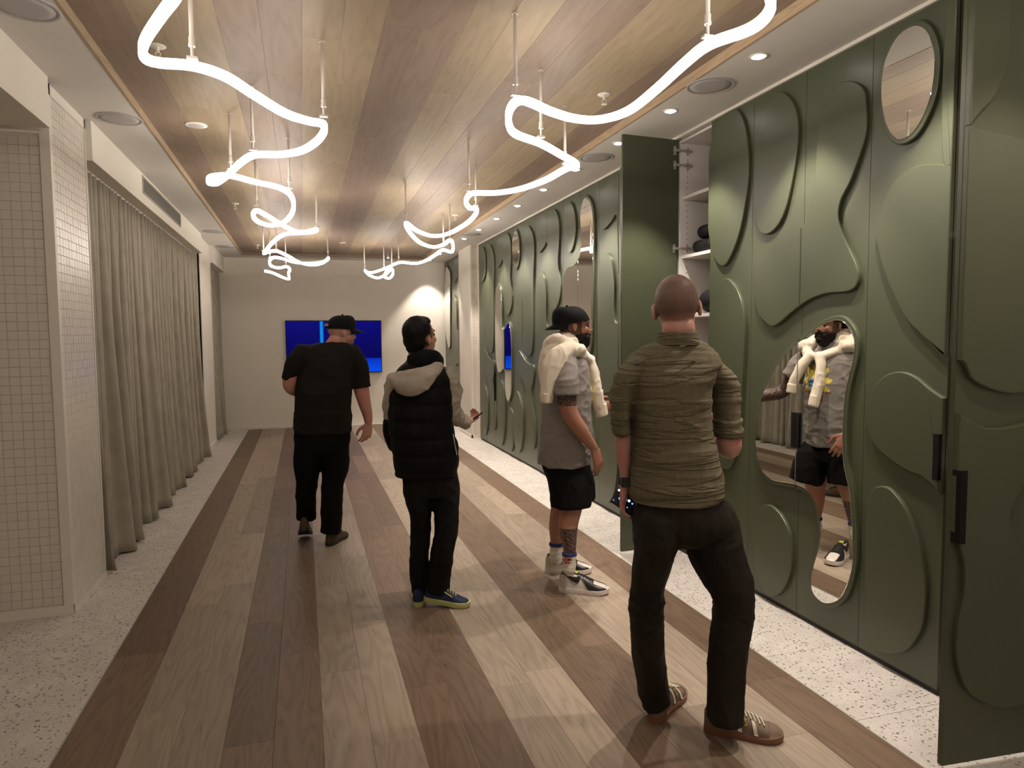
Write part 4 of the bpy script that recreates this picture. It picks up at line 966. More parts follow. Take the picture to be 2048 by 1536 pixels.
sh = Shoe(np.array([-0.03, 5.40, 0]), np.array([-0.02, 5.67, 0]), 0.105, 0.0, 0.115, 0.11); sh.L = 0.29; sh.build(root, M_BROWN, M_BSOLE); sh.laces(M_BLACK)

# ================================================================== person in the padded vest
fig = Fig(3.93)
root = tag(empty('person'), 'person with black hair in black padded vest with grey hood and sleeves, holding a phone', 'person')
M_SK2 = skin('light_tan_skin', (0.50, 0.29, 0.205))
M_VEST = fabric('black_padded_nylon', (0.0045, 0.0045, 0.0048), 0.6, 300, 0.2)
M_HOOD = fabric('grey_marl_fleece', (0.36, 0.315, 0.26), 0.95, 420, 0.22)
M_JEAN = fabric('charcoal_denim', (0.009, 0.008, 0.0075), 0.85, 420, 0.25)
M_HAIR = fabric('black_hair', (0.008, 0.007, 0.007), 0.5, 260, 0.3, 0.6)
hc = fig.P(841, 678); hf = np.array([0.79, 0.60, 0.24]); hu = np.array([-0.12, -0.22, 1.0])
hp, HW, HA = head_parts(hc, hf, hu, 0.98)
torso = [(846, 724, 0, 32, .085), (843, 740, 0, 50, .10), (841, 762, 0, 60, .122), (841, 800, 0, 64, .14), (842, 850, 0, 64, .15), (850, 895, 0, 66, .155), (853, 930, 0, 64, .155), (852, 949, 0, 61, .15)]
pelv = [(856, 930, 0, 54, .13), (861, 965, 0, 57, .14), (862, 988, 0, 54, .13)]
legL = [(838, 975, 0, 29, .11), (838, 1005, .0, 25, .10), (841, 1030, .01, 21, .08), (841, 1065, .03, 19.5, .07), (839, 1105, .05, 18.5, .065), (838, 1145, .08, 18.5, .062), (839, 1185, .10, 16, .06)]
legR = [(890, 975, 0, 29, .11), (892, 1005, -.02, 27, .10), (893, 1030, -.03, 24.5, .085), (892, 1065, -.04, 22, .075), (885, 1104, -.03, 22.5, .072), (880, 1145, 0, 23, .07), (875, 1180, .02, 24.5, .075)]
armR = [(893, 752, 0, 20, .075), (903, 785, 0, 22, .07), (898, 815, .02, 23, .065), (915, 836, .09, 16, .05), (933, 845, .15, 11.5, .04)]
armL = [(790, 760, .02, 18, .07), (783, 795, .04, 16, .065), (781, 838, .08, 14, .055), (785, 862, .12, 12, .05), (800, 875, .16, 10, .04)]
B = hp+[tube([(*fig.P(846, 735), .06, .06), (*HW(0, -0.035, -0.06), .055, .058)], 4)]
B += [fig.limb(torso, .84, flat0=True, flat1=True, level=True), fig.limb(pelv, .84, flat1=True, level=True), fig.limb(legL, .68), fig.limb(legR, .68), fig.limb(armR, .62), fig.limb(armL, .62)]
w0 = fig.P(936, 845, .17); B += hand_parts(w0, fig.P(953, 834, .24)-w0, np.array([0, 0.3, 1]), np.array([-.4, 1, .3]), 0.92, 1.05, 0.05)
def stub2(c, n):
    q = c-hc; a, b, z = np.dot(q, HA[0]), np.dot(q, HA[1]), np.dot(q, HA[2])
    return 0.97*(abs(a) < 0.079 and z > -0.075 and z > 0.02+(b-0.045)*1.2 and (b < 0.04 or z > 0.075))+0.97*(abs(a) < 0.079 and -0.03 < z < 0.05 and 0.005 < b < 0.03 and abs(a) > 0.05)
fuse('body', B, 0.0052, M_SK2, root, 3, None, {'stubble': region(stub2), 'ink': zeros}); add_eyes(HW, root, 0.98)
HE = lambda x, y, z, a, b, d: ball(HW(x, y, z), np.array([a, b, d])*0.98, HA)
fuse('hair', [HE(0, -0.024, 0.052, .0785, .094, .090), HE(0, -0.050, 0.004, .073, .060, .066), HE(0, -0.056, -0.035, .058, .046, .040), HE(0, 0.028, 0.098, .058, .042, .030)], 0.0045, M_HAIR, root, 3, creases(60, 60, 60, .0022, 2, 1.5))
quilt = lambda co, no: np.array([0.007*abs(math.sin((c[2]-0.05)*math.pi/0.095))**0.6-0.004+0.0035*mnoise.noise((c[0]*14, c[1]*14, c[2]*14)) for c in co])
fuse('vest', [fig.limb(torso, 1.0, flat1=True, sq=2.4, level=True)], 0.008, M_VEST, root, 3, quilt)
fuse('collar', [tube([(*fig.P(822, 726, -.05), .016, .05), (*fig.P(845, 716, -.085), .016, .05), (*fig.P(872, 718, -.06), .014, .05), (*fig.P(884, 728, .02), .012, .045)], 6, ref=(0, 0, 1)), fig.limb([(848, 712, 0, 24, .07), (846, 730, 0, 38, .09)], flat0=True)], 0.007, M_VEST, root, 3)
fuse('hood', [fig.limb([(786, 758, -.08, 9, .03), (806, 772, -.135, 19, .035), (830, 772, -.15, 21, .035), (856, 753, -.135, 17, .03), (880, 731, -.07, 7, .02)]), fig.limb([(796, 752, -.09, 9, .03), (832, 748, -.125, 12, .03), (872, 732, -.085, 8, .025)]),
              fig.limb([(800, 765, -.12, 14, .03), (822, 781, -.14, 9, .028), (840, 775, -.14, 10, .028)])], 0.007, M_HOOD, root, 5, creases(7, 7, 10, .006, 2, 4, .003))
fuse('sleeve', [fig.limb(armR, flat1=True)], 0.007, M_HOOD, root, 4, creases(8, 8, 9, .010, 1.6, 6, .004))
fuse('sleeve', [fig.limb(armL[:4], flat1=True)], 0.007, M_HOOD, root, 4, creases(8, 8, 9, .007, 1.6, 7, .004))
fuse('glove', [fig.limb([(779, 843, .06, 13, .05), (780, 865, .08, 14, .05), (787, 890, .11, 12, .05)])], 0.008, M_VEST, root, 4)
fuse('jeans', [fig.limb(pelv, 1.0, flat0=True, flat1=True, level=True), fig.limb(legL, flat1=True), fig.limb(legR, flat1=True)], 0.008, M_JEAN, root, 4, creases(8, 8, 6, 0.006, 2.0, 2.0, .003))
M_ZIP = paint('zip_metal', (0.55, 0.5, 0.46), 0.4, 0.05); zp = MB(); Z = spline([fig.P(906, 868, -.112), fig.P(909, 885, -.118), fig.P(914, 910, -.118)], 5)
for a, b in zip(Z[:-1], Z[1:]): zp.cyl(a, b, 0.0025, n=6)
zp.obj('zip', M_ZIP, root)
M_NAVY = fabric('navy_mesh', (0.020, 0.026, 0.06), 0.6, 300, 0.3); M_LIME = paint('lime_sole', (0.42, 0.43, 0.16), 0.6, 0.1); M_LT = paint('trainer_tongue', (0.012, 0.02, 0.09), 0.6)
sh = Shoe(on_z(848, 1210, 0), on_z(925, 1212, 0), 0.098, 0.0, 0.03, 0.10); sh.L = 0.275; sh.build(root, M_NAVY, M_LIME, 0.03); sh.laces(M_LIME); sh.patch('side_stripe', M_LIME, lambda x: .70+.12*(x-.4), lambda x: .745+.12*(x-.4), .35, .62); sh.patch('side_stripe', M_LIME, lambda x: .25-.2*(x-.4), lambda x: .295-.2*(x-.4), .35, .62)
sh = Shoe(np.array([0.60, 3.93, 0]), np.array([0.66, 4.2, 0]), 0.098, hgt=0.10); sh.L = 0.275; sh.build(root, M_NAVY, M_LIME, 0.03); sh.laces(M_LIME)
# his phone
ph = tag(empty('phone'), 'small black phone in the hand of the person in the padded vest', 'phone')
pc = fig.P(951, 834, .21); pd_ = unit(fig.P(958, 830, .25)-fig.P(944, 840, .21)); pn = unit(np.cross(pd_, [0.3, 1, 0])); ps = np.cross(pn, pd_)
def slab(c, a, b, n, la, lb, t):
    v = [c+a*la*x+b*lb*y+n*t*z for z in (-1, 1) for x, y in ((-1, -1), (1, -1), (1, 1), (-1, 1))]
    return MB().add(v, [(3, 2, 1, 0), (4, 5, 6, 7), (0, 1, 5, 4), (1, 2, 6, 5), (2, 3, 7, 6), (3, 0, 4, 7)])
slab(pc, pd_, ps, pn, 0.040, 0.032, 0.0045).obj('phone_body', M_BLACK, ph)

# ================================================================== person with the cream sweater
fig = Fig(4.0)
root = tag(empty('person'), 'bearded person in backwards black cap, grey t-shirt and cream sweater over the shoulders', 'person')
M_SK3 = skin('brown_skin', (0.32, 0.165, 0.110), (0.016, 0.011, 0.009), pink=0.12)
M_GREYT = None
m_, nt, bs = new_mat('grey_marl_jersey'); L = nt.links.new; M_GREYT = m_
tc = N(nt, 'ShaderNodeTexCoord'); n1 = N(nt, 'ShaderNodeTexNoise', Scale=320.0, Detail=2.0); L(tc.outputs['Object'], n1.inputs['Vector'])
base = ramp(nt, [(0.3, (0.16, 0.142, 0.128)), (0.7, (0.265, 0.237, 0.215))], n1.outputs['Fac'])
ac = N(nt, 'ShaderNodeAttribute', attribute_name='print'); mx = N(nt, 'ShaderNodeMix', data_type='RGBA'); L(ac.outputs['Alpha'], mx.inputs['Factor']); L(base, mx.inputs['A']); L(ac.outputs['Color'], mx.inputs['B'])
L(mx.outputs['Result'], bs.inputs['Base Color']); bs.inputs['Roughness'].default_value = 0.9; bs.inputs['Specular IOR Level'].default_value = 0.2; bump(nt, bs, n1.outputs['Fac'], 0.2, 0.001)
M_SWT = fabric('cream_fleece', (0.66, 0.585, 0.475), 0.95, 380, 0.08)
M_SHORT = fabric('black_jersey', (0.0055, 0.005, 0.0045), 0.8, 300, 0.2)
hc = fig.P(1148, 654); hf = np.array([0.985, -0.14, -0.03]); hu = np.array([0.02, 0.0, 1.0])
hp, HW, HA = head_parts(hc, hf, hu, 1.0)
torso = [(1136, 703, 0, 26, .11), (1133, 718, 0, 38, .17), (1132, 742, 0, 46, .195), (1134, 780, 0, 50, .20), (1133, 830, 0, 50, .20), (1131, 880, 0, 52, .20), (1128, 926, 0, 53, .215)]
pelv = [(1128, 912, 0, 47, .185), (1131, 935, 0, 48, .19), (1136, 955, 0, 44, .18)]
armN = [(1135, 728, -.18, 17), (1134, 760, -.225, 19), (1134, 795, -.24, 19.5), (1140, 828, -.25, 17), (1158, 856, -.25, 15.5), (1174, 878, -.24, 12), (1187, 895, -.23, 9)]
hd_far = np.array([2.05, 4.45, 1.075])
sA, eA, wA = fig.P(1138, 728, .18), np.array([1.72, 4.33, 1.15]), np.array([1.945, 4.42, 1.09])
armF = [(*sA, .055, .055), (*(0.5*(sA+eA)), .058, .058), (*eA, .048, .048), (*(0.55*eA+0.45*wA), .046, .046), (*wA, .029, .029)]
legN = [(1140, 965, -.10, 30, .09), (1143, 1005, -.12, 23), (1142, 1020, -.13, 21.5), (1137, 1045, -.14, 20), (1136, 1065, -.15, 18.5), (1139, 1090, -.165, 14), (1139, 1112, -.175, 11.5), (1138, 1136, -.182, 11)]
legF = [(1138, 965, .10, 30, .09), (1126, 1005, .13, 23), (1122, 1020, .14, 21), (1117, 1045, .15, 19), (1114, 1060, .155, 16), (1113, 1085, .16, 12), (1113, 1108, .165, 11)]
B = hp+[tube([(*fig.P(1132, 708), .068, .068), (*HW(0, -0.025, -0.06), .062, .064)], 4)]
B += [fig.limb(torso, .84, flat0=True, flat1=True, level=True), fig.limb(pelv, .84, flat1=True, level=True), fig.limb(armN), tube(armF), fig.limb(legN), fig.limb(legF)]
B += hand_parts(fig.P(1188, 897, -.23), fig.P(1206, 952, -.20)-fig.P(1188, 897, -.23), np.array([-.5, .8, -.2]), np.array([.7, .3, .3]), 1.12, 0.42)
B += hand_parts(wA, np.array([1, .12, -.15]), np.array([.1, 1, 0]), np.array([0, 0, 1]), 1.05, 0.55)
def stub3(c, n):
    q = c-hc; a, b, z = np.dot(q, HA[0]), np.dot(q, HA[1]), np.dot(q, HA[2])
    if z > 0.055 or z < -0.16 or abs(a) > 0.0775: return 0
    if b > 0.02 and -0.12 < z < -0.035: return 1.0
    if -0.02 < b < 0.035 and -0.08 < z < 0.03 and abs(a) > 0.05: return 0.9
    return 0.9*(0.085 < b and 0.028 < z < 0.040 and 0.012 < abs(a) < 0.05)+0.75*(b < 0.0 and z > -0.04)
def ink3(c, n):
    d = c[1]-4.0
    zk = (c[2]-0.18)/(0.42-0.18)
    if 0 < zk < 1 and d < 0 and c[0] < 1.62 and c[2] < 0.46: return 1.0 if (c[0] > 1.46+0.04*(1-zk)) else 0.6
    if 1.17 < c[2] < 1.245 and d < -.12: return 1.0
    if d > 0.2 and 1.0 < c[2] < 1.35 and c[0] < 1.99: return 1.0
    return 0
fuse('body', B, 0.005, M_SK3, root, 3, None, {'stubble': region(stub3), 'ink': region(ink3)}); add_eyes(HW, root, 1.0)
HE = lambda x, y, z, a, b, d: ball(HW(x, y, z), np.array([a, b, d]), HA)
M_BEARD = fabric('dark_beard', (0.010, 0.008, 0.007), 0.7, 300, 0.3, 0.6)
fuse('beard', [HE(0, .058, -.092, .048, .046, .040), HE(.045, .020, -.070, .018, .040, .036), HE(-.045, .020, -.070, .018, .040, .036), HE(0, .052, -.118, .036, .036, .026), HE(.030, .078, -.068, .018, .020, .020), HE(-.030, .078, -.068, .018, .020, .020), HE(0, .098, -.042, .028, .010, .007), HE(.026, .088, -.052, .010, .012, .016), HE(-.026, .088, -.052, .010, .012, .016)], 0.004, M_BEARD, root, 2, creases(60, 60, 60, .003, 2, 2))
cap_obj(hc, hf+0.30*hu, hu-0.30*hf, 1.05, M_CAP, root, backwards=True)
def print3(co, no):
    out = np.zeros((len(co), 4), np.float32)
    for i, (c, n) in enumerate(zip(co, no)):
        if n[0] < 0.25: continue
        y, z = c[1]-4.0, c[2]-1.235; rr = math.hypot(y, z*0.8); a = math.atan2(z, y)
        if rr > 0.10+0.02*math.sin(9*a): continue
        col = (0.75, 0.62, 0.10)
        if -0.05 < z < 0.03 and abs(y) < 0.06: col = (0.03, 0.20, 0.55) if math.sin(z*190) > -0.3 else (0.55, 0.62, 0.68)
        if z < -0.06: col = (0.25, 0.06, 0.04)
        out[i] = (*col, 0.85)
    return out
slN = [(1135, 722, -.16, 20, .075), (1134, 750, -.215, 24, .08), (1133, 772, -.24, 25.5, .085), (1132, 790, -.245, 26, .085)]
mid = 0.5*(sA+eA)
slF = [(*(sA+np.array([-.02, -.02, .02])), .075, .08), (*(0.6*sA+0.4*mid), .082, .085), (*(mid+(eA-mid)*0.1), .085, .085)]
fuse('t_shirt', [fig.limb(torso, 1.0, flat1=True, sq=2.2, level=True), fig.limb(slN, flat1=True), tube(slF, flat1=True)], 0.0075, M_GREYT, root, 4, creases(5, 5, 8, 0.008, 2.2, 8.0, .004), {'print': print3})
shN = [(1132, 932, -.085, 43, .105), (1140, 970, -.105, 43, .115), (1143, 1013, -.115, 41.5, .115)]
shF = [(1134, 932, .085, 42, .105), (1147, 968, .11, 43, .115), (1152, 1000, .125, 40, .11)]
fuse('shorts', [fig.limb(pelv, 0.95, flat0=True, flat1=True, level=True), fig.limb(shN, flat1=True), fig.limb(shF, flat1=True)], 0.008, M_SHORT, root, 4, creases(5, 5, 4, 0.008, 2.0, 5.0, .003))
# sweater over the shoulders: back panel, neck roll, hanging sleeves with ribbed cuffs
sw = [fig.limb([(1131, 690, 0, 28, .115), (1118, 704, 0, 35, .165), (1108, 730, 0, 31, .19), (1100, 755, 0, 22, .18), (1097, 772, 0, 16, .15)]),
      fig.limb([(1160, 700, -.13, 13, .05), (1138, 700, -.165, 17, .06), (1116, 718, -.20, 23, .05), (1103, 748, -.215, 21, .045), (1096, 775, -.215, 16, .04), (1094, 790, -.215, 14, .04)]),
      fig.limb([(1160, 700, .13, 13, .05), (1138, 700, .165, 17, .06), (1116, 718, .19, 21, .05), (1105, 748, .20, 19, .045)]),
      fig.limb([(1102, 690, -.02, 17, .06), (1112, 680, -.08, 13, .05), (1135, 688, -.13, 12, .05), (1160, 706, -.11, 11, .035), (1180, 722, -.03, 10, .04)]),
      fig.limb([(1102, 690, .02, 17, .06), (1112, 680, .08, 13, .05), (1135, 688, .13, 12, .05), (1160, 706, .11, 11, .035), (1180, 722, .03, 10, .04)]),
      fig.limb([(1179, 718, -.03, 10, .04), (1186, 745, -.05, 11, .035), (1193, 785, -.055, 13, .034), (1199, 812, -.055, 13.5, .034)]),
      fig.limb([(1180, 718, .03, 10, .04), (1186, 740, .07, 11, .035), (1191, 765, .10, 12, .033), (1194, 782, .11, 12, .033)])]
fuse('sweater', sw, 0.0075, M_SWT, root, 4, creases(9, 9, 5, .008, 2.2, 12, .003))
rib = lambda co, no: np.array([0.0015*math.sin(c[1]*500+c[0]*300) for c in co])
for q in ([(1094, 786, -.215, 13.5, .041), (1093, 806, -.215, 12, .038)], [(1199, 808, -.055, 13.5, .035), (1204, 832, -.055, 13, .033)], [(1194, 780, .11, 12, .034), (1196, 800, .115, 11.5, .032)]):
    fuse('cuff', [fig.limb(q, flat0=True, flat1=True)], 0.006, M_SWT, root, 2, rib)
M_SOCK = fabric('white_ribbed_cotton', (0.62, 0.57, 0.49), 0.9, 300, 0.06); M_BLUE = fabric('blue_sock_band', (0.03, 0.045, 0.16), 0.9); M_RED = paint('red_sock_print', (0.35, 0.05, 0.03), 0.8); M_WHT = paint('white_leather', (0.66, 0.60, 0.55), 0.4, 0.03)
for q, d in (((1139, 1106), -.175), ((1113, 1086), .162)):
    u, v = q
    fuse('sock', [fig.limb([(u, v, d, 14.0), (u, v+18, d-.003, 13.2), (u-1, v+33, d-.006, 13.2)], flat0=True)], 0.005, M_SOCK, root, 2, creases(3, 3, 40, .004, 2, 3))
    fuse('sock_band', [fig.limb([(u, v-1, d, 14.9), (u, v+5.5, d, 14.9)], flat0=True, flat1=True)], 0.004, M_BLUE, root, 1)
for (u, v, w, h), m in zip([(1129, 1119, 1.3, 3.2), (1133, 1118, 1.7, 3.4), (1137.5, 1119.5, 1.6, 1.8), (1137.5, 1115.5, 1.6, 1.3), (1142, 1119, 1.9, 1.6), (1142, 1115.3, 1.9, 1.0), (1131, 1125.5, 2.8, 1.9), (1137.5, 1126, 2.8, 1.9), (1144, 1126, 2.6, 1.7)], [M_RED, M_RED, M_BLACK, M_RED, M_BLACK, M_RED, M_RED, M_RED, M_RED]):
    c = fig.P(u, v, -.177-0.0425*math.cos((u-1139)/14.3*1.3)); k = px_size(c)
    slab(c, np.array([1, 0.25*(u-1139)/7, 0.0]), np.array([0, 0, 1.0]), np.array([0, 1.0, 0]), w*k, h*k, 0.0014).obj('sock_print', m, root)
M_GREYL = paint('bone_leather', (0.50, 0.45, 0.38), 0.5, 0.04); M_BLKL = paint('black_leather', (0.012, 0.011, 0.011), 0.35, 0.1); M_TAGY = paint('yellow_tongue_label', (0.62, 0.62, 0.05), 0.6)
for h_, t_ in (((1124, 1187), (1203, 1192)), ((1096, 1147), (1180, 1150))):
    sh = Shoe(on_z(*h_, 0)+np.array([0, .05, 0]), on_z(*t_, 0)+np.array([0, .05, 0]), 0.108, hgt=0.122); sh.L = 0.305
    sh.build(root, M_WHT, M_WHT, 0.032)
    def both(name, m, lo_, hi_, x0, x1, nx=16, ny=6, off=.005):
        sh.patch(name, m, lo_, hi_, x0, x1, nx, ny, off); sh.patch(name, m, lambda x: 1-hi_(x), lambda x: 1-lo_(x), x0, x1, nx, ny, off)
    both('toe_guard', M_BLKL, lambda x: .02, lambda x: .30-.10*max(0, (x-.80)/.2), .62, .985, 20)
    both('eyelet_stay', M_BLKL, lambda x: .02+.30*max(0, min(1, (.60-x)/.16)), lambda x: .43, .38, .70, 20)
    both('collar_panel', M_BLKL, lambda x: .36, lambda x: .47, .03, .30, 12, 4)
    both('side_mark', M_BLKL, lambda x: float(np.interp(x, [.07, .16, .24, .30, .36, .41, .435], [.37, .27, .175, .125, .11, .15, .24])), lambda x: float(np.interp(x, [.07, .16, .24, .30, .36, .41, .435], [.385, .335, .285, .27, .285, .33, .35])), .07, .435, 24, 5, .007)
    both('heel_panel', M_GREYL, lambda x: .02, lambda x: .30, .01, .12, 8, 5, .004)
    sh.patch('tongue', M_BLKL, lambda x: .42, lambda x: .58, .28, .70, off=.004)
    sh.patch('tongue_label', M_TAGY, lambda x: .43, lambda x: .57, .29, .38, off=.012)
    sh.laces(M_BLKL)

# ================================================================== person in the olive shirt
fig = Fig(2.33)
root = tag(empty('person'), 'person with cropped hair in olive linen shirt and dark trousers, standing nearest, phone in hand', 'person')
M_SK4 = skin('pink_skin', (0.47, 0.27, 0.22), (0.085, 0.052, 0.040), pink=0.22)
m_, nt, bs = new_mat('olive_linen'); L = nt.links.new; M_LINEN = m_
tc = N(nt, 'ShaderNodeTexCoord'); mp1 = N(nt, 'ShaderNodeMapping'); mp1.inputs['Scale'].default_value = (60, 60, 700); mp2 = N(nt, 'ShaderNodeMapping'); mp2.inputs['Scale'].default_value = (500, 500, 50)
a1 = N(nt, 'ShaderNodeTexNoise', Scale=1.0, Detail=2.0); a2 = N(nt, 'ShaderNodeTexNoise', Scale=1.0, Detail=2.0)
L(tc.outputs['Object'], mp1.inputs[0]); L(tc.outputs['Object'], mp2.inputs[0]); L(mp1.outputs[0], a1.inputs['Vector']); L(mp2.outputs[0], a2.inputs['Vector'])
sm = N(nt, 'ShaderNodeMath', operation='ADD'); L(a1.outputs['Fac'], sm.inputs[0]); L(a2.outputs['Fac'], sm.inputs[1])
hf_ = N(nt, 'ShaderNodeMath', operation='MULTIPLY'); L(sm.outputs[0], hf_.inputs[0]); hf_.inputs[1].default_value = 0.5
L(ramp(nt, [(0.35, (0.088, 0.074, 0.045)), (0.65, (0.165, 0.142, 0.090))], hf_.outputs[0]), bs.inputs['Base Color']); bs.inputs['Roughness'].default_value = 0.9; bs.inputs['Specular IOR Level'].default_value = 0.2; 
mp3 = N(nt, 'ShaderNodeMapping'); mp3.inputs['Scale'].default_value = (2.6, 2.6, 21); mp3.inputs['Rotation'].default_value = (0.0, 0.10, 0.0); L(tc.outputs['Object'], mp3.inputs[0])
a3 = N(nt, 'ShaderNodeTexNoise', Scale=1.0, Detail=3.0); a3.inputs['Distortion'].default_value = 0.6; L(mp3.outputs[0], a3.inputs['Vector'])
rdg = ramp(nt, [(0.44, (0, 0, 0)), (0.497, (1, 1, 1)), (0.503, (1, 1, 1)), (0.56, (0, 0, 0))], a3.outputs['Fac'])
b1 = N(nt, 'ShaderNodeBump', Strength=0.35, Distance=0.001); L(hf_.outputs[0], b1.inputs['Height'])
b2 = N(nt, 'ShaderNodeBump', Strength=0.8, Distance=0.006); L(rdg, b2.inputs['Height']); L(b1.outputs['Normal'], b2.inputs['Normal']); L(b2.outputs['Normal'], bs.inputs['Normal'])
M_CHINO = fabric('dark_brown_chino', (0.019, 0.015, 0.0115), 0.65, 420, 0.25)
hc = fig.P(1354, 621); hf = np.array([0.47, 0.88, 0.02]); hu = np.array([-0.08, 0.04, 1.0])
hp, HW, HA = head_parts(hc, hf, hu, 1.07)
torso = [(1355, 682, 0, 46, .075), (1352, 694, 0, 68, .09), (1348, 708, 0, 88, .105), (1344, 728, 0, 98, .12), (1334, 760, 0, 93, .135), (1336, 800, 0, 86, .14), (1341, 850, 0, 82, .14), (1346, 905, 0, 86, .145), (1351, 950, 0, 93, .15), (1350, 990, 0, 94, .15)]
hem = [(1351, 955, 0, 93, .15), (1346, 1000, 0, 88, .15)]
pelv = [(1352, 965, 0, 84, .135), (1358, 1000, 0, 90, .145), (1364, 1030, 0, 100, .15), (1370, 1058, 0, 98, .145), (1368, 1084, 0, 50, .10)]
legL = [(1316, 1040, 0, 48, .125), (1311, 1080, .0, 45, .12), (1305, 1110, .01, 39, .10), (1295, 1170, .03, 33.5, .085), (1294, 1210, .05, 34, .08), (1294, 1255, .06, 32, .075), (1298, 1310, .08, 32, .072), (1304, 1362, .12, 31, .07), (1311, 1404, .14, 28, .062)]
legR = [(1415, 1040, -.0, 56, .125), (1426, 1082, -.02, 57, .12), (1444, 1135, -.05, 50, .10), (1463, 1178, -.07, 43, .085), (1466, 1222, -.07, 39, .08), (1458, 1290, -.08, 39, .078), (1453, 1362, -.09, 37, .076), (1451, 1442, -.10, 35, .08)]
armL = [(1274, 752, 0, 13, .04), (1246, 790, 0, 13), (1242, 830, .01, 13), (1244, 870, .02, 15.5), (1246, 905, .04, 14), (1249, 945, .06, 9.5), (1250, 968, .07, 8)]
armR = [(1416, 755, 0, 13, .04), (1450, 790, -.01, 15), (1455, 830, -.03, 17), (1457, 880, -.03, 25, .055), (1456, 893, 0, 24, .05), (1452, 885, .12, 22), (1446, 868, .24, 17), (1441, 858, .31, 13)]
B = hp+[tube([(*fig.P(1356, 692), .062, .058), (*HW(0, -0.025, -0.06), .060, .060)], 4, flat0=True)]
B += [fig.limb(torso, .86, flat0=True, flat1=True, level=True), fig.limb(pelv, .86, flat1=True, level=True), fig.limb(legL[:-1], .66), fig.limb(legR[:-1], .66), fig.limb(armL), fig.limb(armR)]
wl_ = fig.P(1250, 970, .07); B += hand_parts(wl_, np.array([0.0, .25, -1]), np.array([.75, -.5, 0]), np.array([.3, .9, 0]), 0.95, 0.55)
B += hand_parts(fig.P(1441, 858, .31), np.array([-.1, 1, .1]), np.array([-1, 0, 0]), np.array([0, 0, 1]), 1.0, 0.6)
def stub4(c, n):
    q = c-hc; b, z = np.dot(q, HA[1]), np.dot(q, HA[2]); a = np.dot(q, HA[0])
    if abs(a) > 0.083: return 0
    line = -0.052 if b < 0 else -0.03+b*0.9
    t = (z-line)/0.045
    return min(1, max(0, t))*0.95
fuse('body', B, 0.005, M_SK4, root, 3, None, {'stubble': region(stub4), 'ink': zeros}); add_eyes(HW, root, 1.07)
slL = [(1272, 734, 0, 22, .08), (1249, 764, 0, 23, .08), (1241, 800, .0, 20, .07), (1240, 840, .01, 17.5, .06), (1241, 850, .01, 17, .055)]
slR = [(1416, 736, 0, 22, .08), (1443, 762, -.01, 28, .085), (1451, 800, -.02, 28, .08), (1454, 838, -.03, 26, .072), (1455, 848, -.03, 26, .072)]
base_cr = creases(1.6, 1.6, 15, 0.006, 3.0, 21.0, .003)
def shirt_disp(co, no):
    d = base_cr(co, no)
    for i, c in enumerate(co):
        if c[2] < 1.02: d[i] += 0.007*math.sin(c[2]*75+2.5*math.sin(c[0]*7))*min(1, (1.02-c[2])*8)
    return d
fuse('shirt', [fig.limb(torso, 1.0, flat0=True, flat1=True, sq=2.3, level=True), fig.limb(hem, flat1=True, sq=2.4, level=True), fig.limb(slL, flat1=True), fig.limb(slR, flat1=True)], 0.0065, M_LINEN, root, 4, shirt_disp)
for q in ([(1241, 836, .01, 19, .062), (1242, 866, .02, 18, .060)], [(1454, 838, -.03, 28.5, .076), (1456, 872, -.03, 27.5, .074)]):
    fuse('sleeve_cuff', [fig.limb(q, flat0=True, flat1=True)], 0.006, M_LINEN, root, 2, creases(3, 3, 26, .006, 2, 31))
cl = MB(); n = 30; rings = []
for rr, z, k in ((1.0, 0.0, 0), (1.0, 0.045, 0), (0.90, 0.047, 0), (0.90, 0.0, 0)):
    ring = []
    for j in range(n):
        a = 2*math.pi*j/n; c = fig.P(1356, 683, -0.022)
        ring.append(c+np.array([.9, -.4, 0])*0.084*rr*math.cos(a)*(1-0.10*(z > 0.02))+np.array([.4, .9, 0])*0.086*rr*math.sin(a)+np.array([0, 0, z-0.012-0.015*max(0, math.sin(a))]))
    rings.append(ring)
auto_smooth(cl.loft(rings, closed=True).obj('collar', M_LINEN, root), 50)
yk = MB(); Y_ = []
for k in range(25):
    t = k/24; Y_.append(fig.P(1252+t*162, 727-8*math.sin(math.pi*t), 0)+np.array([0, -0.124*math.sin(math.pi*(0.08+0.84*t))**0.45, 0]))
for a, b in zip(Y_[:-1], Y_[1:]): yk.cyl(a, b, 0.0028, n=6)
yk.obj('yoke_seam', M_LINEN, root)
tr1, tr2 = creases(8, 8, 3.2, 0.006, 2.0, 17.0, .003), creases(5, 5, 14, 0.009, 2.2, 23.0, 0)
def trouser_disp(co, no):
    a, b = tr1(co, no), tr2(co, no); z = co[:, 2]
    k = np.exp(-((z-0.50)/0.09)**2)*0.8+np.exp(-((z-0.06)/0.07)**2)*0.7+np.exp(-((z-0.80)/0.08)**2)*0.4
    return a*(1-0.5*np.minimum(k, 1))+b*k
fuse('trousers', [fig.limb(pelv, 1.0, flat0=True, flat1=True, level=True), fig.limb(legL, flat1=True), fig.limb(legR, flat1=True)], 0.0075, M_CHINO, root, 4, trouser_disp)
w_ = MB(); rings = []; wc = fig.P(1249.5, 962, .068)
for z in (-0.013, 0.013): rings.append([wc+np.array([0.023*math.cos(a), 0.026*math.sin(a), z]) for a in [2*math.pi*j/20 for j in range(20)]])
watch = w_.loft(rings).obj('wristwatch', M_BLACK, root, True)
slab(wc+np.array([-0.010, -0.026, 0]), np.array([1.0, -.3, 0]), np.array([0, 0, 1.0]), np.array([.3, 1.0, 0]), 0.016, 0.018, 0.005).obj('watch_face', M_BLKL, watch)
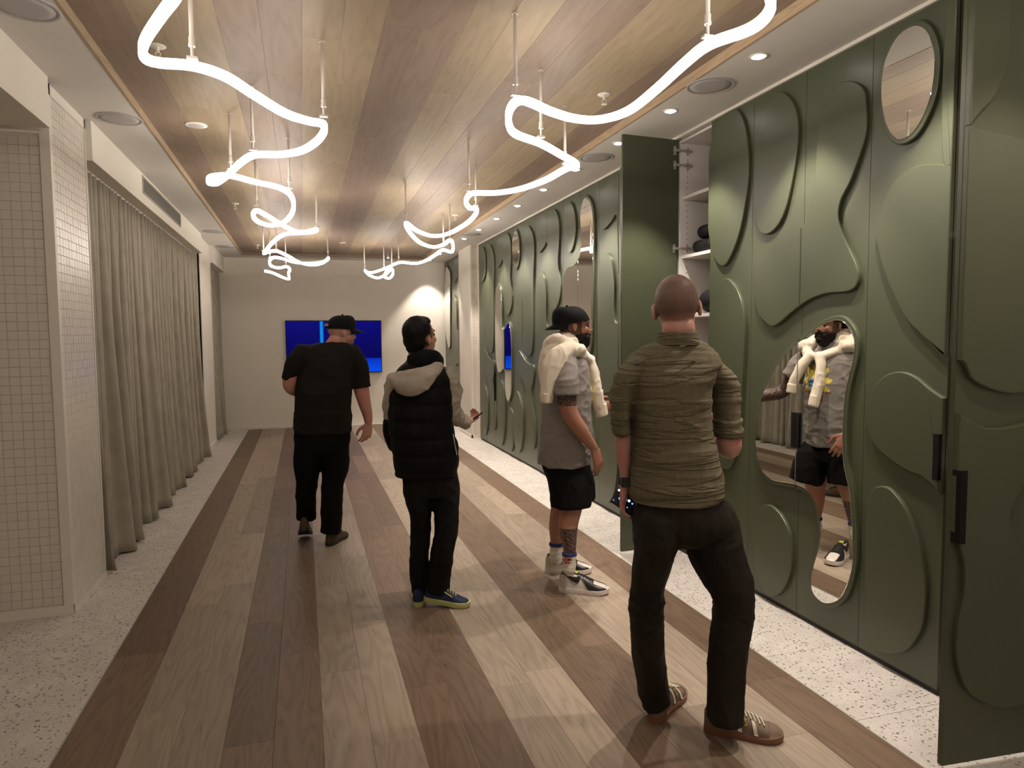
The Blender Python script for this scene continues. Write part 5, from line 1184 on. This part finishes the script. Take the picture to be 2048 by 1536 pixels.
M_SUEDE = fabric('taupe_suede', (0.175, 0.128, 0.098), 0.9, 260, 0.12); M_GUM = paint('gum_rubber', (0.19, 0.080, 0.045), 0.55, 0.1); M_CREAM = paint('cream_leather', (0.62, 0.55, 0.43), 0.6, 0.04); M_YEL = paint('yellow_emblem', (0.60, 0.50, 0.08), 0.6)
for h_, t_, hu_ in (((1418, 1468), (1562, 1488), 0.035), ((1306, 1446), (1346, 1398), 0.0)):
    sh = Shoe(on_z(*h_, 0)+np.array([0, hu_, 0]), on_z(*t_, 0)+np.array([0, hu_, 0]), 0.105, 0.0, 0.0, 0.112); sh.L = 0.295
    sh.build(root, M_SUEDE, M_GUM, 0.024)
    for k0 in (.39, .59):
        for lo in (0, 1):
            v = []; f = []; ny, nx = 8, 3
            def q_(i, j, off): a = .03+.34*j/ny; x = k0+.055*i/nx-.0+.12*(a-.03)*(-1.0)+.04; return sh.S(x, a if lo == 0 else 1-a, off)
            for off in (.0032, -.002):
                for i in range(nx+1):
                    for j in range(ny+1): v.append(q_(i, j, off))
            K = (nx+1)*(ny+1)
            for i in range(nx):
                for j in range(ny): a = i*(ny+1)+j; f.append((a, a+1, a+ny+2, a+ny+1))
            bd = [j for j in range(ny+1)]+[i*(ny+1)+ny for i in range(1, nx+1)]+[nx*(ny+1)+j for j in range(ny-1, -1, -1)]+[i*(ny+1) for i in range(nx-1, 0, -1)]
            for a, b in zip(bd, bd[1:]+bd[:1]): f.append((a, b, K+b, K+a))
            link('side_stripe', mesh('side_stripe', v, f), M_CREAM, sh.up, smooth=True)
    for lo in (0, 1):
        e = MB(); pts = [sh.S(.525+.012*x, (.22+.055*y) if lo == 0 else 1-(.22+.055*y), .005) for x, y in [(1, 1), (0.3, 1.35), (-.7, 1.2), (-1, .7), (-.6, .3), (.4, -.1), (1, -.6), (.5, -1.2), (-.4, -1.3), (-1, -1)]]
        P_ = spline(pts, 3)
        for a, b in zip(P_[:-1], P_[1:]): e.cyl(a, b, 0.0018, n=6)
        e.obj('emblem', M_YEL, sh.up)
    sh.patch('toe_overlay', M_SUEDE, lambda x: .02, lambda x: .98, .82, .99, off=.0025)
    sh.patch('heel_tab', M_GUM, lambda x: .30, lambda x: .70, .0, .05, off=.003)
    sh.laces(M_CREAM, .46, .74, 6)
ph = tag(empty('phone'), 'black phone with lit blue screen in the hand of the person in the olive shirt', 'phone')
c0 = fig.P(1258, 1009, .08); a_ = unit(fig.P(1275, 1022, .06)-fig.P(1243, 1000, .09)); n_ = unit(np.array([-.25, -.75, .62])); n_ = unit(n_-a_*np.dot(n_, a_)); b_ = np.cross(n_, a_)
slab(c0, a_, b_, n_, 0.068, 0.034, 0.004).obj('phone_body', M_BLACK, ph)
m_ps, nt, bs = new_mat('phone_screen'); L = nt.links.new
tc = N(nt, 'ShaderNodeTexCoord'); vo = N(nt, 'ShaderNodeTexVoronoi', Scale=70.0); L(tc.outputs['Object'], vo.inputs['Vector'])
sp = N(nt, 'ShaderNodeSeparateColor'); L(vo.outputs['Color'], sp.inputs[0])
dots = ramp(nt, [(0.0, (1, 1, 1)), (0.30, (0.5, 0.6, 1)), (0.42, (0, 0, 0))], vo.outputs['Distance'])
pk = ramp(nt, [(0.45, (0, 0, 0)), (0.5, (0.10, 0.22, 0.9)), (0.8, (0.7, 0.8, 1))], sp.outputs[0])
mu = N(nt, 'ShaderNodeMix', data_type='RGBA', blend_type='MULTIPLY'); mu.inputs['Factor'].default_value = 1.0; L(dots, mu.inputs['A']); L(pk, mu.inputs['B'])
L(mu.outputs['Result'], bs.inputs['Emission Color']); bs.inputs['Emission Strength'].default_value = 1.6; bs.inputs['Base Color'].default_value = (.004, .004, .008, 1)
slab(c0+n_*0.0042, a_, b_, n_, 0.065, 0.031, 0.0006).obj('phone_screen', m_ps, ph)
